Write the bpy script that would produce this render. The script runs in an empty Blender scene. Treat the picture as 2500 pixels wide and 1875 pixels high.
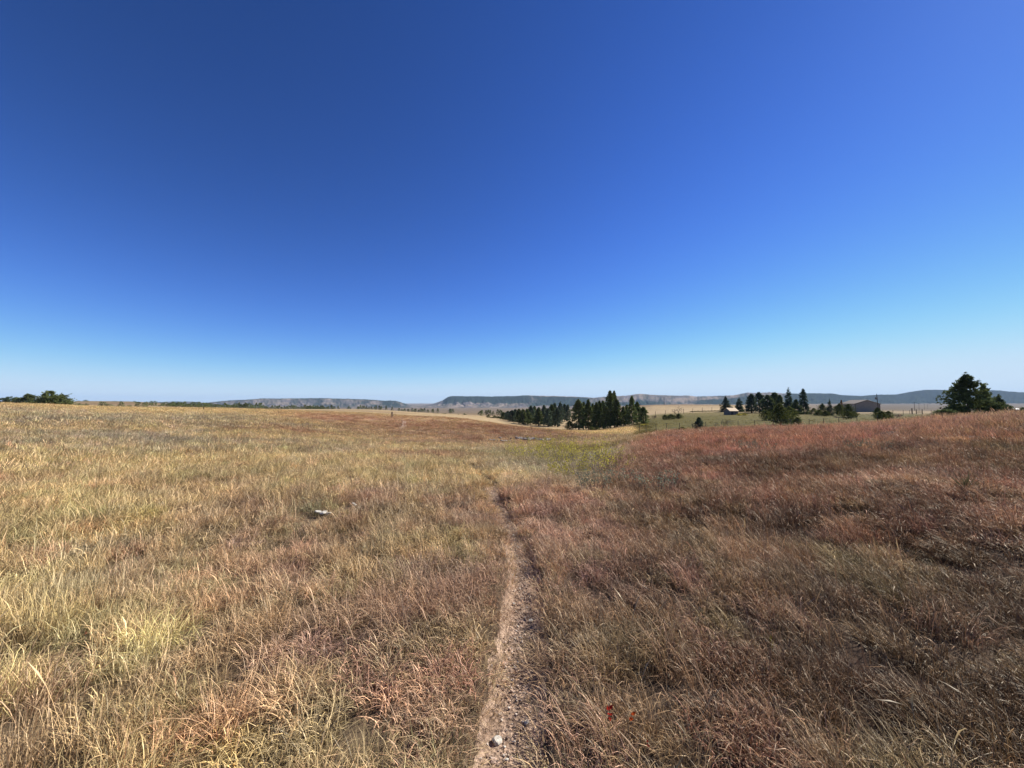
import bpy, math, random
import numpy as np
from mathutils import Vector, Matrix, Euler

rng = np.random.default_rng(11)
random.seed(11)
sc = bpy.context.scene
C = sc.collection
F = 942.0          # focal length in pixels of the 2500 px wide photograph
HOR = 981.0        # its horizon row
CZ = 1.6

# ------------------------------------------------------------------ camera
cam_d = bpy.data.cameras.new('camera')
cam_d.sensor_width = 36.0
cam_d.lens = 36.0 * F / 2500.0
cam_d.clip_start = 0.05
cam_d.clip_end = 120000.0
cam = bpy.data.objects.new('camera', cam_d)
C.objects.link(cam)
cam.location = (0, 0, CZ)
cam.rotation_euler = (math.radians(90.0) + math.atan((HOR - 937.5) / F), 0, 0)
sc.camera = cam

# ------------------------------------------------------------------ sky, sun, exposure
EXPO = 0.8
SUN_EL, SUN_AZ = 39.0, 62.0       # azimuth clockwise from straight ahead (+Y)
w = bpy.data.worlds.new("World")
sc.world = w
w.use_nodes = True
nt = w.node_tree
bg = nt.nodes['Background']
sky = nt.nodes.new('ShaderNodeTexSky')
sky.sky_type = 'NISHITA'
sky.sun_disc = False
sky.sun_elevation = math.radians(SUN_EL)
sky.sun_rotation = math.radians(SUN_AZ)
sky.altitude = 1300
sky.air_density = 0.8
sky.dust_density = 0.1
sky.ozone_density = 3.0
hs = nt.nodes.new('ShaderNodeHueSaturation')
hs.inputs['Hue'].default_value = 0.512
hs.inputs['Saturation'].default_value = 1.10
hs.inputs['Value'].default_value = 1.0
nt.links.new(sky.outputs[0], hs.inputs['Color'])
# camera-like contrast of a clear autumn sky, channel by channel
sep = nt.nodes.new('ShaderNodeSeparateColor'); com = nt.nodes.new('ShaderNodeCombineColor')
nt.links.new(hs.outputs[0], sep.inputs[0])
for i, (k_, g_, mx_) in enumerate([(2.02, 1.48, .64), (2.00, 1.36, .80), (2.62, 1.50, .96)]):
    m1 = nt.nodes.new('ShaderNodeMath'); m1.operation = 'MULTIPLY'; m1.inputs[1].default_value = 0.1
    m2 = nt.nodes.new('ShaderNodeMath'); m2.operation = 'POWER'; m2.inputs[1].default_value = g_
    m3 = nt.nodes.new('ShaderNodeMath'); m3.operation = 'MULTIPLY'; m3.inputs[1].default_value = 10 * k_
    nt.links.new(sep.outputs[i], m1.inputs[0]); nt.links.new(m1.outputs[0], m2.inputs[0]); nt.links.new(m2.outputs[0], m3.inputs[0])
    # shoulder: v / (1 + (v/m)^4)^(1/4)
    q1 = nt.nodes.new('ShaderNodeMath'); q1.operation = 'MULTIPLY'; q1.inputs[1].default_value = 1 / (10 * mx_)
    q2 = nt.nodes.new('ShaderNodeMath'); q2.operation = 'POWER'; q2.inputs[1].default_value = 4
    q3 = nt.nodes.new('ShaderNodeMath'); q3.operation = 'ADD'; q3.inputs[1].default_value = 1
    q4 = nt.nodes.new('ShaderNodeMath'); q4.operation = 'POWER'; q4.inputs[1].default_value = -.25
    q5 = nt.nodes.new('ShaderNodeMath'); q5.operation = 'MULTIPLY'
    nt.links.new(m3.outputs[0], q1.inputs[0]); nt.links.new(q1.outputs[0], q2.inputs[0]); nt.links.new(q2.outputs[0], q3.inputs[0])
    nt.links.new(q3.outputs[0], q4.inputs[0]); nt.links.new(q4.outputs[0], q5.inputs[0]); nt.links.new(m3.outputs[0], q5.inputs[1])
    nt.links.new(q5.outputs[0], com.inputs[i])
nt.links.new(com.outputs[0], bg.inputs['Color'])
bg.inputs['Strength'].default_value = 0.10 / 2 ** EXPO
sun_d = bpy.data.lights.new('sun', 'SUN')
sun_d.energy = 5.0
sun_d.angle = math.radians(0.53)
sun_d.color = (1.0, 0.945, 0.86)
sun = bpy.data.objects.new('sun', sun_d)
C.objects.link(sun)
el, az = math.radians(SUN_EL), math.radians(SUN_AZ)
sd = Vector((math.sin(az) * math.cos(el), math.cos(az) * math.cos(el), math.sin(el)))
sun.rotation_euler = sd.to_track_quat('Z', 'Y').to_euler()
sun.location = (0, 0, 60)
sc.view_settings.view_transform = 'Standard'
sc.view_settings.look = 'None'
sc.view_settings.exposure = EXPO
sc.view_settings.gamma = 1.0
sc.view_settings.use_curve_mapping = False
sc.cycles.max_bounces = 4
sc.cycles.diffuse_bounces = 2
sc.cycles.transmission_bounces = 3
sc.cycles.glossy_bounces = 1
sc.cycles.volume_bounces = 0
sc.cycles.use_denoising = True
sc.cycles.denoising_prefilter = 'ACCURATE'
sc.cycles.transparent_max_bounces = 8

# ------------------------------------------------------------------ noise
def _hash(ix, iy, seed):
    h = (ix.astype(np.int64) * 374761393 + iy.astype(np.int64) * 668265263 + seed * 1442695041) & 0xFFFFFFFF
    h = ((h ^ (h >> 13)) * 1274126177) & 0xFFFFFFFF
    h = (h ^ (h >> 16)) & 0xFFFFFF
    return h / float(0xFFFFFF)

def vnoise(x, y, seed=0):
    x = np.asarray(x, float); y = np.asarray(y, float)
    ix = np.floor(x); iy = np.floor(y)
    fx = x - ix; fy = y - iy
    fx = fx * fx * (3 - 2 * fx); fy = fy * fy * (3 - 2 * fy)
    a = _hash(ix, iy, seed); b = _hash(ix + 1, iy, seed)
    c = _hash(ix, iy + 1, seed); d = _hash(ix + 1, iy + 1, seed)
    return (a * (1 - fx) + b * fx) * (1 - fy) + (c * (1 - fx) + d * fx) * fy

def fbm(x, y, seed=0, octv=4, gain=0.5):
    s = 0.0; a = 1.0; t = 0.0
    x = np.asarray(x, float); y = np.asarray(y, float)
    for k in range(octv):
        s = s + a * vnoise(x * 2 ** k + 17.3 * k, y * 2 ** k - 9.1 * k, seed + k * 7)
        t += a; a *= gain
    return s / t

def sst(e0, e1, x):
    t = np.clip((np.asarray(x, float) - e0) / (e1 - e0), 0, 1)
    return t * t * (3 - 2 * t)

# ------------------------------------------------------------------ the lie of the land (height table: depth x bearing)
KY = [0.5, 2, 4, 7, 11, 16, 24, 35, 50, 70, 90, 120, 160, 220, 300, 500, 800, 1300, 2000, 3000, 4500, 9000, 40000]
TAB = [
 (-300, [0,0,.0,.05,.12,.25,.5,.9,1.35,1.55,1.5,.9,0,-3,-3,2.3,.5,-10,-20,-35,-55,-60,-60]),
 (0,    [0,0,.0,.05,.1,.2,.4,.75,1.15,1.43,1.25,.4,-1,-3,-3.5,2.3,.5,-12,-22,-38,-57,-60,-60]),
 (300,  [0,0,0,0,0,.04,.1,.2,.4,.58,.54,-.2,-.9,-1.6,-1.4,2.0,.5,-12,-22,-38,-57,-60,-60]),
 (600,  [0,0,0,0,-.02,-.03,-.05,-.1,-.05,.03,.07,-.9,-1.7,-2.5,-4.5,-8,-12,-17.7,-26,-40,-58,-60,-60]),
 (900,  [0,0,0,0,-.06,-.25,-.7,-1.1,-1.25,-1.0,-1.05,-1.65,-2.15,-2.7,-5,-10,-17,-26,-38,-50,-58,-60,-60]),
 (1100, [0,0,0,0,-.1,-.35,-.9,-1.25,-1.35,-1.15,-2.2,-4,-4.6,-6,-8,-13.5,-21,-32,-42,-50,-60,-60,-60]),
 (1300, [0,0,0,-.02,-.2,-.45,-1.0,-1.6,-1.72,-3,-4.8,-6.5,-8.3,-9,-11,-16,-23,-33,-42,-50,-60,-60,-60]),
 (1450, [0,0,-.03,-.12,-.27,-.5,-1.1,-1.7,-2.4,-3.6,-5,-6.9,-8.5,-9.5,-9.5,-8,-12,-24,-36,-46,-58,-60,-60]),
 (1600, [0,0,-.03,-.08,-.06,0,-.18,-1.2,-2.2,-3,-3.5,-4,-4,-3.2,-1.2,-2,-9,-20,-30,-36,-42,-50,-60]),
 (1800, [0,0,.02,.07,.15,.28,.17,-1.0,-1.8,-2.4,-2.7,-2.9,-2.7,-2,-1.4,-3,-9,-15,-20,-24,-28,-40,-60]),
 (2000, [0,0,.10,.26,.40,.43,.20,-.9,-1.5,-1.9,-2.2,-2.6,-3.2,-4.0,-5,-9,-12.8,-15.6,-17,-19,-20,-30,-60]),
 (2200, [0,.02,.20,.42,.58,.68,.58,-.3,-.8,-1.2,-1.7,-2.4,-3.2,-4,-5.5,-9.6,-12.8,-15.6,-16.4,-17.5,-18,-30,-60]),
 (2500, [0,.05,.35,.64,.90,1.08,1.03,.55,0,-.7,-1.3,-2,-3,-4,-5.5,-9.6,-12.8,-15.6,-16.4,-17.5,-18,-30,-60]),
 (2800, [0,.08,.42,.78,1.1,1.3,1.35,.9,.2,-.5,-1.2,-2,-3,-4,-5.5,-9.6,-12.8,-15.6,-16.4,-17.5,-18,-30,-60]),
]
KX = np.array([math.atan((t[0] - 1250) / F) for t in TAB])
KV = np.log(np.array(KY, float))
KZ = np.array([t[1] for t in TAB], float)

def cr(p0, p1, p2, p3, t):
    # limited Catmull-Rom: tangents clamped so that no overshoot appears
    m1 = 0.5 * (p2 - p0); m2 = 0.5 * (p3 - p1); d = p2 - p1
    lim = 3 * np.abs(d)
    m1 = np.where(m1 * d <= 0, 0, np.clip(m1, -lim, lim)); m2 = np.where(m2 * d <= 0, 0, np.clip(m2, -lim, lim))
    t2 = t * t; t3 = t2 * t
    return (2*t3-3*t2+1)*p1 + (t3-2*t2+t)*m1 + (-2*t3+3*t2)*p2 + (t3-t2)*m2

# trail (X, Y) in metres
def gx(px, Y): return (px - 1250.0) / F * Y
TRAIL = [(gx(1232,1.0)-.01,0.2),(gx(1232,1.6),1.6),(gx(1255,2.1),2.1),(gx(1267,2.6),2.6),(gx(1279,3.3),3.3),(gx(1270,4.2),4.2),(gx(1236,5.6),5.6),
         (gx(1206,6.9),6.9),(gx(1207,8.0),8.0),(gx(1160,9.8),9.8),(gx(1100,11.7),11.7),(gx(1030,13.5),13.5),(gx(1000,15.5),15.5),
         (gx(935,20),20),(gx(930,26),26),(gx(958,34),34),(gx(984,46),46),(gx(988,56),56),(gx(980,68),68),(gx(962,80),80),(gx(965,92),92)]
TR = []
for i in range(len(TRAIL) - 1):
    a = TRAIL[max(i-1,0)]; b = TRAIL[i]; c_ = TRAIL[i+1]; d_ = TRAIL[min(i+2,len(TRAIL)-1)]
    for k in range(12):
        t = k / 12.0
        TR.append(tuple(0.5*((2*b[j])+(-a[j]+c_[j])*t+(2*a[j]-5*b[j]+4*c_[j]-d_[j])*t*t+(-a[j]+3*b[j]-3*c_[j]+d_[j])*t**3) for j in (0,1)))
TR.append(TRAIL[-1])
TR = np.array(TR)

def trail_dist(X, Y):
    # the trail runs away from the camera, so x of the trail at the same depth is enough
    tx = np.interp(Y, TR[:,1], TR[:,0])
    return np.abs(X - tx) + np.where((Y < 0) | (Y > 92), 99.0, 0.0)

def trail_half(Y):
    return np.interp(Y, [0, 2, 4, 6, 9, 14, 40, 90], [.17, .15, .13, .125, .12, .10, .04, .04])

def H(X, Y, micro=True):
    X = np.asarray(X, float); Y = np.asarray(Y, float)
    r = np.hypot(X, Y) + 1e-6
    th = np.arctan2(X, Y)
    thc = np.clip(th, KX[0], KX[-1])
    D = r * np.cos(np.clip(np.abs(th), 0, math.radians(58)))
    v = np.clip(np.log(np.maximum(D, 0.5)), KV[0], KV[-1])
    i = np.clip(np.searchsorted(KX, thc) - 1, 0, len(KX) - 2)
    j = np.clip(np.searchsorted(KV, v) - 1, 0, len(KV) - 2)
    tx = (thc - KX[i]) / (KX[i+1] - KX[i]); ty = (v - KV[j]) / (KV[j+1] - KV[j])
    def col(ii):
        ii = np.clip(ii, 0, len(KX) - 1)
        jm = np.clip(j-1, 0, len(KV)-1); jp = np.clip(j+2, 0, len(KV)-1)
        return cr(KZ[ii, jm], KZ[ii, j], KZ[ii, j+1], KZ[ii, jp], ty)
    z = cr(col(i-1), col(i), col(i+1), col(i+2), tx)
    avg = 0.5 * (np.interp(v, KV, KZ[0]) + np.interp(v, KV, KZ[-1]))
    wb = sst(math.radians(100), math.radians(180), np.abs(th))
    z = z * (1 - wb) + avg * wb
    # room for the grass standing on top of the crests
    z = z - 0.20 * sst(8, 20, D) * (1 - sst(95, 130, D))
    if micro:
        a = sst(1.5, 5, r) * (1 - sst(60, 160, r))
        side = 0.6 + 1.6 * sst(0.15, 0.9, X / (np.abs(Y) + 1.0))
        z = z + a * side * 0.16 * (fbm(X * 0.55, Y * 0.55, 3, 3) - 0.5)
        z = z + sst(100, 400, r) * (1 - sst(2500, 5000, r)) * 0.006 * r * (fbm(X / (30 + 0.0), Y / 45.0, 5, 4) - 0.5) * 0.35
        td = trail_dist(X, Y)
        z = z - 0.085 * (1 - sst(0.7, 1.5, td / trail_half(Y))) * (1 - .6 * sst(10, 20, D))
    return z

# ------------------------------------------------------------------ plant cover colours (albedo) over the land
TAN = np.array([.395,.32,.195]); STRAW = np.array([.50,.41,.22]); PINK = np.array([.345,.23,.175]); RED = np.array([.245,.122,.088])
GREY = np.array([.27,.255,.20]); GREEN = np.array([.155,.13,.06]); OLIVE = np.array([.17,.145,.06]); BROWN = np.array([.155,.09,.055])
PALE = np.array([.36,.37,.31]); MEAD = np.array([.098,.090,.014])

def cover(X, Y):
    """returns albedo Nx3, plus weights used to pick tuft kinds (curly, fine)"""
    X = np.asarray(X, float); Y = np.asarray(Y, float)
    r = np.hypot(X, Y)
    D = np.maximum(Y, 0.35 * r)
    P = np.clip(X / np.maximum(D, 0.1), -2.2, 2.2) * F + 1250
    L = np.log(np.maximum(D, 0.4))
    n1 = fbm(X * 0.35 + 3, Y * 0.35, 21, 4); n2 = fbm(X * 1.3, Y * 1.3 + 5, 31, 3); n3 = fbm(X * 0.09, Y * 0.07, 41, 4)
    n4 = fbm(X * 0.6 + 40, Y * 0.6 + 7, 51, 4)
    n5 = fbm(X * 3.1 + 4, Y * 3.1 + 7, 57, 2)
    c = np.zeros(X.shape + (3,)); W = np.zeros(X.shape)
    def add(wt, col):
        nonlocal c, W
        wt = np.clip(wt, 0, None) ** 1.4
        c = c + wt[..., None] * col; W = W + wt
    def g(pc, pw, y0, yw):
        return np.exp(-((P - pc) / pw) ** 2 - ((L - math.log(y0)) / yw) ** 2)
    left = 1 - sst(1180, 1420, P)
    right = sst(1380, 1650, P)
    add(0.55 * np.ones_like(X) * (0.4 + 1.2 * n1), TAN)
    add(0.9 * left * g(500, 900, 9.5, .26) * (0.4 + 1.3*n1), STRAW)
    add(1.1 * left * sst(.42, .60, n4) , STRAW)
    add(0.4 * left * sst(.52, .66, n2), GREY)
    add(0.9 * g(150, 330, 3.4, .45) * .6 * sst(.50,.62,n4), GREEN)
    add(0.5 * g(150, 400, 3.0, .6), STRAW)
    add(1.5 * g(850, 380, 2.9, .42) * (0.35 + 1.3 * n2), PINK)
    add(1.1 * g(560, 130, 6.2, .16) , PINK)
    add(1.1 * g(900, 80, 6.6, .13) , PINK)
    add(1.8 * g(1330, 190, 5.6, .30) * (0.6 + n1), PINK * 1.05)
    add(0.9 * g(1330, 150, 6.2, .25), RED)
    add(1.1 * g(1500, 300, 3.2, .45) * (0.3 + 1.3 * n4), PINK*.9)
    add(1.0 * g(1500, 350, 2.0, .4) * sst(.45,.6,n2), GREY)
    # right-hand slope: rusty grass, its browns deepened to carry the bank's shade
    add(2.4 * right * g(1750, 600, 13, .55) * (0.3 + 1.4 * n1), RED * 1.25)
    add(1.5 * right * g(2100, 500, 15, .42) * (0.3 + n4), PINK)
    add(2.6 * right * (1 - sst(7, 14, D)) * (0.2 + 1.3 * n4), BROWN)
    add(1.9 * right * (1 - sst(5, 14, D)) * sst(.44, .60, n1), RED)
    add(0.8 * right * (1 - sst(6, 14, D)) * sst(.54, .66, n2), GREEN)
    add(0.5 * right * sst(.55, .68, n4) * (1 - sst(9, 16, D)), GREY)
    add(1.6 * right * (1 - sst(8, 14, D)) * sst(.50, .62, fbm(X * 1.15 + 11, Y * 1.15, 63, 3)), PINK * 1.05)
    add(1.2 * right * (1 - sst(8, 14, D)) * sst(.54, .64, fbm(X * 1.4 + 31, Y * 1.4, 64, 3)), TAN)
    # green-grey flats around the yellow shrubs
    add(2.2 * g(1330, 170, 13, .38) * (0.6 + 0.6 * n2), GREY*.95 + OLIVE*.3)
    add(1.6 * g(1240, 180, 14.5, .18), np.array([.29,.27,.12]))
    add(2.6 * g(1480, 60, 16, .09), PALE)
    # facing slope of the left-hand hill: rusty
    hill = g(1120, 230, 46, .42)
    add(1.35 * hill * (0.4 + 1.2 * n3) , RED * 1.15)
    add(1.6 * hill * (0.2 + 1.5 * n1) , BROWN * 2.1)
    add(1.8 * hill * sst(.44, .58, n1), TAN)
    add(2.0 * g(820, 130, 66, .22) * (0.2 + 1.5 * n1), RED*1.15)
    add(1.6 * g(1080, 130, 13.8, .12), RED * 1.3)
    add(1.2 * g(730, 90, 30, .12), RED*1.2)
    add(1.3 * g(300, 500, 26, .7) * sst(.45,.6,n3), GREY * 1.05)
    add(1.6 * g(250, 500, 75, .28), STRAW)
    add(1.6 * g(620, 80, 26, .14) * sst(.4,.55,n1), BROWN)
    # pale strip before the pines
    add(4.0 * g(1470, 150, 66, .22), STRAW * 1.12)
    add(2.2 * g(1440, 110, 22, .16), OLIVE)
    add(1.7 * g(1400, 130, 33, .18), TAN)
    # beyond: green meadow right, tan fields
    mw = sst(1540, 1600, P) * sst(32, 45, D) * (1 - sst(150, 185, D)) * (1 - 0.6*sst(2150, 2300, P))
    add(14.0 * mw * (0.7 + .6*n3), MEAD)
    add(4.0 * mw * sst(.5, .62, n4) , OLIVE * .7)
    far = sst(115, 150, D)
    m3 = fbm(X * 0.012, Y * 0.02, 61, 5); m4 = fbm(X * 0.004, Y * 0.009, 71, 4); m5 = fbm(X*.08, Y*.12, 77, 3)
    add(4.0 * far, TAN * 1.0)
    add(6.0 * far * sst(.50, .60, m3), np.array([.25,.19,.12]))
    add(4.0 * far * sst(.55, .66, m5), np.array([.30,.235,.13]))
    add(5.0 * far * sst(.52, .60, m4), np.array([.40,.33,.215]))
    add(6.0 * far * sst(.55, .62, fbm(X*.006+9, Y*.014, 91, 5)), np.array([.23,.15,.105]))
    add(5.0 * sst(400,900,D), np.array([.25,.215,.18]))
    c = c / np.maximum(W, 1e-6)[..., None]
    k = (0.70 + 0.62 * n2) * (0.80 + 0.4 * n1) * (0.85+0.3*n5)
    near = 1 - sst(60, 200, r)
    k = k * near + (1 - near) * (0.85 + 0.3 * n2)
    c = c * k[..., None] * (1 - .42 * sst(170, 500, D) - .26 * sst(1900, 2150, P) * sst(70, 160, D))[..., None] * np.array([1.065, .955, .82])
    return c, P, D

# ------------------------------------------------------------------ helpers: objects, tags, materials
def put(name, me, parent=None, loc=None):
    o = bpy.data.objects.new(name, me)
    C.objects.link(o)
    if parent is not None: o.parent = parent
    if loc is not None: o.location = loc
    return o

def tag(o, label=None, cat=None, group=None, kind=None):
    if label: o['label'] = label
    if cat: o['category'] = cat
    if group: o['group'] = group
    if kind: o['kind'] = kind
    return o

def mesh_np(name, V, Fc, mat=None, attrs=None, smooth=False):
    me = bpy.data.meshes.new(name)
    V = np.asarray(V, np.float32); Fc = np.asarray(Fc, np.int32)
    k = Fc.shape[1]
    me.vertices.add(len(V)); me.vertices.foreach_set('co', V.ravel())
    me.loops.add(Fc.size); me.loops.foreach_set('vertex_index', Fc.ravel())
    me.polygons.add(len(Fc))
    me.polygons.foreach_set('loop_start', np.arange(0, Fc.size, k, dtype=np.int32))
    me.polygons.foreach_set('loop_total', np.full(len(Fc), k, np.int32))
    if smooth: me.polygons.foreach_set('use_smooth', np.ones(len(Fc), bool))
    me.update(calc_edges=True)
    if attrs:
        for nm, (typ, dom, data) in attrs.items():
            a = me.attributes.new(nm, typ, dom)
            a.data.foreach_set('color' if typ == 'FLOAT_COLOR' else ('vector' if typ == 'FLOAT_VECTOR' else 'value'), np.asarray(data, np.float32 if typ != 'INT' else np.int32).ravel())
    if mat: me.materials.append(mat)
    return me

class MB:
    """collects boxes, tubes and prisms into one mesh"""
    def __init__(s): s.v = []; s.f = []
    def quadgrid(s, pts, faces):
        b = len(s.v); s.v += [tuple(p) for p in pts]; s.f += [tuple(b + i for i in f) for f in faces]
    def box(s, x0, x1, y0, y1, z0, z1):
        p = [(x0,y0,z0),(x1,y0,z0),(x1,y1,z0),(x0,y1,z0),(x0,y0,z1),(x1,y0,z1),(x1,y1,z1),(x0,y1,z1)]
        s.quadgrid(p, [(3,2,1,0),(4,5,6,7),(0,1,5,4),(1,2,6,5),(2,3,7,6),(3,0,4,7)])
    def tube(s, pts, rad, n=6, cap=True):
        pts = [Vector(p) for p in pts]
        b = len(s.v)
        for i, p in enumerate(pts):
            d = (pts[min(i+1, len(pts)-1)] - pts[max(i-1, 0)]).normalized()
            u = d.cross(Vector((0.31, 0.93, 0.17))).normalized(); q = d.cross(u)
            r_ = rad[i] if hasattr(rad, '__len__') else rad
            for k in range(n):
                a = 2 * math.pi * k / n
                s.v.append(tuple(p + u * math.cos(a) * r_ + q * math.sin(a) * r_))
        for i in range(len(pts) - 1):
            for k in range(n):
                s.f.append((b+i*n+k, b+i*n+(k+1)%n, b+(i+1)*n+(k+1)%n, b+(i+1)*n+k))
        if cap:
            s.f.append(tuple(b+k for k in range(n))[::-1]); s.f.append(tuple(b+(len(pts)-1)*n+k for k in range(n)))
    def mesh(s, name, mat, smooth=False):
        me = bpy.data.meshes.new(name); me.from_pydata(s.v, [], s.f); me.update()
        if smooth:
            for p in me.polygons: p.use_smooth = True
        me.materials.append(mat); return me
    def build(s, name, mat, parent=None, smooth=False):
        return put(name, s.mesh(name, mat, smooth), parent)

def new_mat(name):
    m = bpy.data.materials.new(name); m.use_nodes = True
    m.node_tree.nodes.clear()
    return m, m.node_tree

def N(nt, t, **kw):
    n = nt.nodes.new(t)
    for k, v in kw.items(): setattr(n, k, v)
    return n

def simple_mat(name, col, rough=0.8, noise=0.25, scale=6.0, metallic=0.0, bump=0.0, spec=0.3, stretch=None):
    m, t = new_mat(name)
    out = N(t, 'ShaderNodeOutputMaterial'); b = N(t, 'ShaderNodeBsdfPrincipled')
    b.inputs['Roughness'].default_value = rough; b.inputs['Metallic'].default_value = metallic
    b.inputs['Specular IOR Level'].default_value = spec
    tc = N(t, 'ShaderNodeTexCoord'); nz = N(t, 'ShaderNodeTexNoise')
    nz.inputs['Scale'].default_value = scale; nz.inputs['Detail'].default_value = 5
    if stretch:
        mp = N(t, 'ShaderNodeMapping'); mp.inputs['Scale'].default_value = stretch
        t.links.new(tc.outputs['Object'], mp.inputs[0]); t.links.new(mp.outputs[0], nz.inputs['Vector'])
    else: t.links.new(tc.outputs['Object'], nz.inputs['Vector'])
    mr = N(t, 'ShaderNodeMapRange'); mr.inputs['From Min'].default_value = .3; mr.inputs['From Max'].default_value = .7
    mr.inputs['To Min'].default_value = 1 - noise; mr.inputs['To Max'].default_value = 1 + noise
    t.links.new(nz.outputs[0], mr.inputs['Value'])
    vm = N(t, 'ShaderNodeVectorMath', operation='SCALE'); vm.inputs[0].default_value = col
    t.links.new(mr.outputs[0], vm.inputs['Scale']); t.links.new(vm.outputs[0], b.inputs['Base Color'])
    if bump:
        bp = N(t, 'ShaderNodeBump'); bp.inputs['Strength'].default_value = bump
        t.links.new(nz.outputs[0], bp.inputs['Height']); t.links.new(bp.outputs[0], b.inputs['Normal'])
    t.links.new(b.outputs[0], out.inputs[0])
    return m

def leaf_mat(name, col=None, tint_attr=None, trans=0.3, var=0.5, gloss=0.0):
    """thin leaf or blade: diffuse + translucent, colour from the instance or fixed, each blade its own value"""
    m, t = new_mat(name)
    out = N(t, 'ShaderNodeOutputMaterial')
    if tint_attr:
        a = N(t, 'ShaderNodeAttribute', attribute_name=tint_attr, attribute_type='INSTANCER'); src = a.outputs['Color']
    else:
        rgb = N(t, 'ShaderNodeRGB'); rgb.outputs[0].default_value = (*col, 1); src = rgb.outputs[0]
        oi = N(t, 'ShaderNodeObjectInfo'); mr0 = N(t, 'ShaderNodeMapRange'); mr0.inputs['To Min'].default_value = .8; mr0.inputs['To Max'].default_value = 1.2
        t.links.new(oi.outputs['Random'], mr0.inputs['Value'])
        v0 = N(t, 'ShaderNodeVectorMath', operation='SCALE'); t.links.new(src, v0.inputs[0]); t.links.new(mr0.outputs[0], v0.inputs['Scale']); src = v0.outputs[0]
    b = N(t, 'ShaderNodeAttribute', attribute_name='bl', attribute_type='GEOMETRY')
    mr = N(t, 'ShaderNodeMapRange'); mr.inputs['To Min'].default_value = 1 - var * .9; mr.inputs['To Max'].default_value = 1 + var * 2.0
    t.links.new(b.outputs['Fac'], mr.inputs['Value'])
    vm = N(t, 'ShaderNodeVectorMath', operation='SCALE'); t.links.new(src, vm.inputs[0]); t.links.new(mr.outputs[0], vm.inputs['Scale'])
    d = N(t, 'ShaderNodeBsdfDiffuse'); tr = N(t, 'ShaderNodeBsdfTranslucent'); mx = N(t, 'ShaderNodeMixShader')
    mx.inputs[0].default_value = trans
    t.links.new(vm.outputs[0], d.inputs[0]); t.links.new(vm.outputs[0], tr.inputs[0])
    t.links.new(d.outputs[0], mx.inputs[1]); t.links.new(tr.outputs[0], mx.inputs[2])
    last = mx.outputs[0]
    if gloss:
        gl = N(t, 'ShaderNodeBsdfGlossy'); gl.inputs['Roughness'].default_value = .45; gl.inputs[0].default_value = (.9,.85,.75,1)
        m2 = N(t, 'ShaderNodeMixShader'); m2.inputs[0].default_value = gloss
        t.links.new(last, m2.inputs[1]); t.links.new(gl.outputs[0], m2.inputs[2]); last = m2.outputs[0]
    t.links.new(last, out.inputs[0])
    return m

# ------------------------------------------------------------------ ground: one sheet to the horizon
def ground_mat():
    m, t = new_mat('prairie_soil')
    out = N(t, 'ShaderNodeOutputMaterial'); b = N(t, 'ShaderNodeBsdfPrincipled'); b.inputs['Roughness'].default_value = .95
    b.inputs['Specular IOR Level'].default_value = .1
    a = N(t, 'ShaderNodeAttribute', attribute_name='col')
    geo = N(t, 'ShaderNodeNewGeometry')
    n1 = N(t, 'ShaderNodeTexNoise'); n1.inputs['Scale'].default_value = 9.0; n1.inputs['Detail'].default_value = 8; n1.inputs['Roughness'].default_value = .7
    n2 = N(t, 'ShaderNodeTexNoise'); n2.inputs['Scale'].default_value = .35; n2.inputs['Detail'].default_value = 9; n2.inputs['Roughness'].default_value = .75
    t.links.new(geo.outputs['Position'], n1.inputs['Vector']); t.links.new(geo.outputs['Position'], n2.inputs['Vector'])
    mu = N(t, 'ShaderNodeMath', operation='MULTIPLY'); t.links.new(n1.outputs[0], mu.inputs[0]); t.links.new(n2.outputs[0], mu.inputs[1])
    mr = N(t, 'ShaderNodeMapRange'); mr.inputs['From Min'].default_value = .14; mr.inputs['From Max'].default_value = .38
    mr.inputs['To Min'].default_value = .6; mr.inputs['To Max'].default_value = 1.4
    t.links.new(mu.outputs[0], mr.inputs['Value'])
    vm = N(t, 'ShaderNodeVectorMath', operation='SCALE'); t.links.new(a.outputs['Color'], vm.inputs[0]); t.links.new(mr.outputs[0], vm.inputs['Scale'])
    t.links.new(vm.outputs[0], b.inputs['Base Color'])
    bp = N(t, 'ShaderNodeBump'); bp.inputs['Strength'].default_value = .6; bp.inputs['Distance'].default_value = .05
    t.links.new(n1.outputs[0], bp.inputs['Height']); t.links.new(bp.outputs[0], b.inputs['Normal'])
    t.links.new(b.outputs[0], out.inputs[0])
    return m
M_ground = ground_mat()

def wedge_grid(th, rr):
    T, R = np.meshgrid(th, rr)
    X = R * np.sin(T); Y = R * np.cos(T)
    nT, nR = len(th), len(rr)
    idx = np.arange(nT * nR).reshape(nR, nT)
    return X, Y, np.stack([idx[:-1,:-1].ravel(), idx[:-1,1:].ravel(), idx[1:,1:].ravel(), idx[1:,:-1].ravel()], 1)

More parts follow.
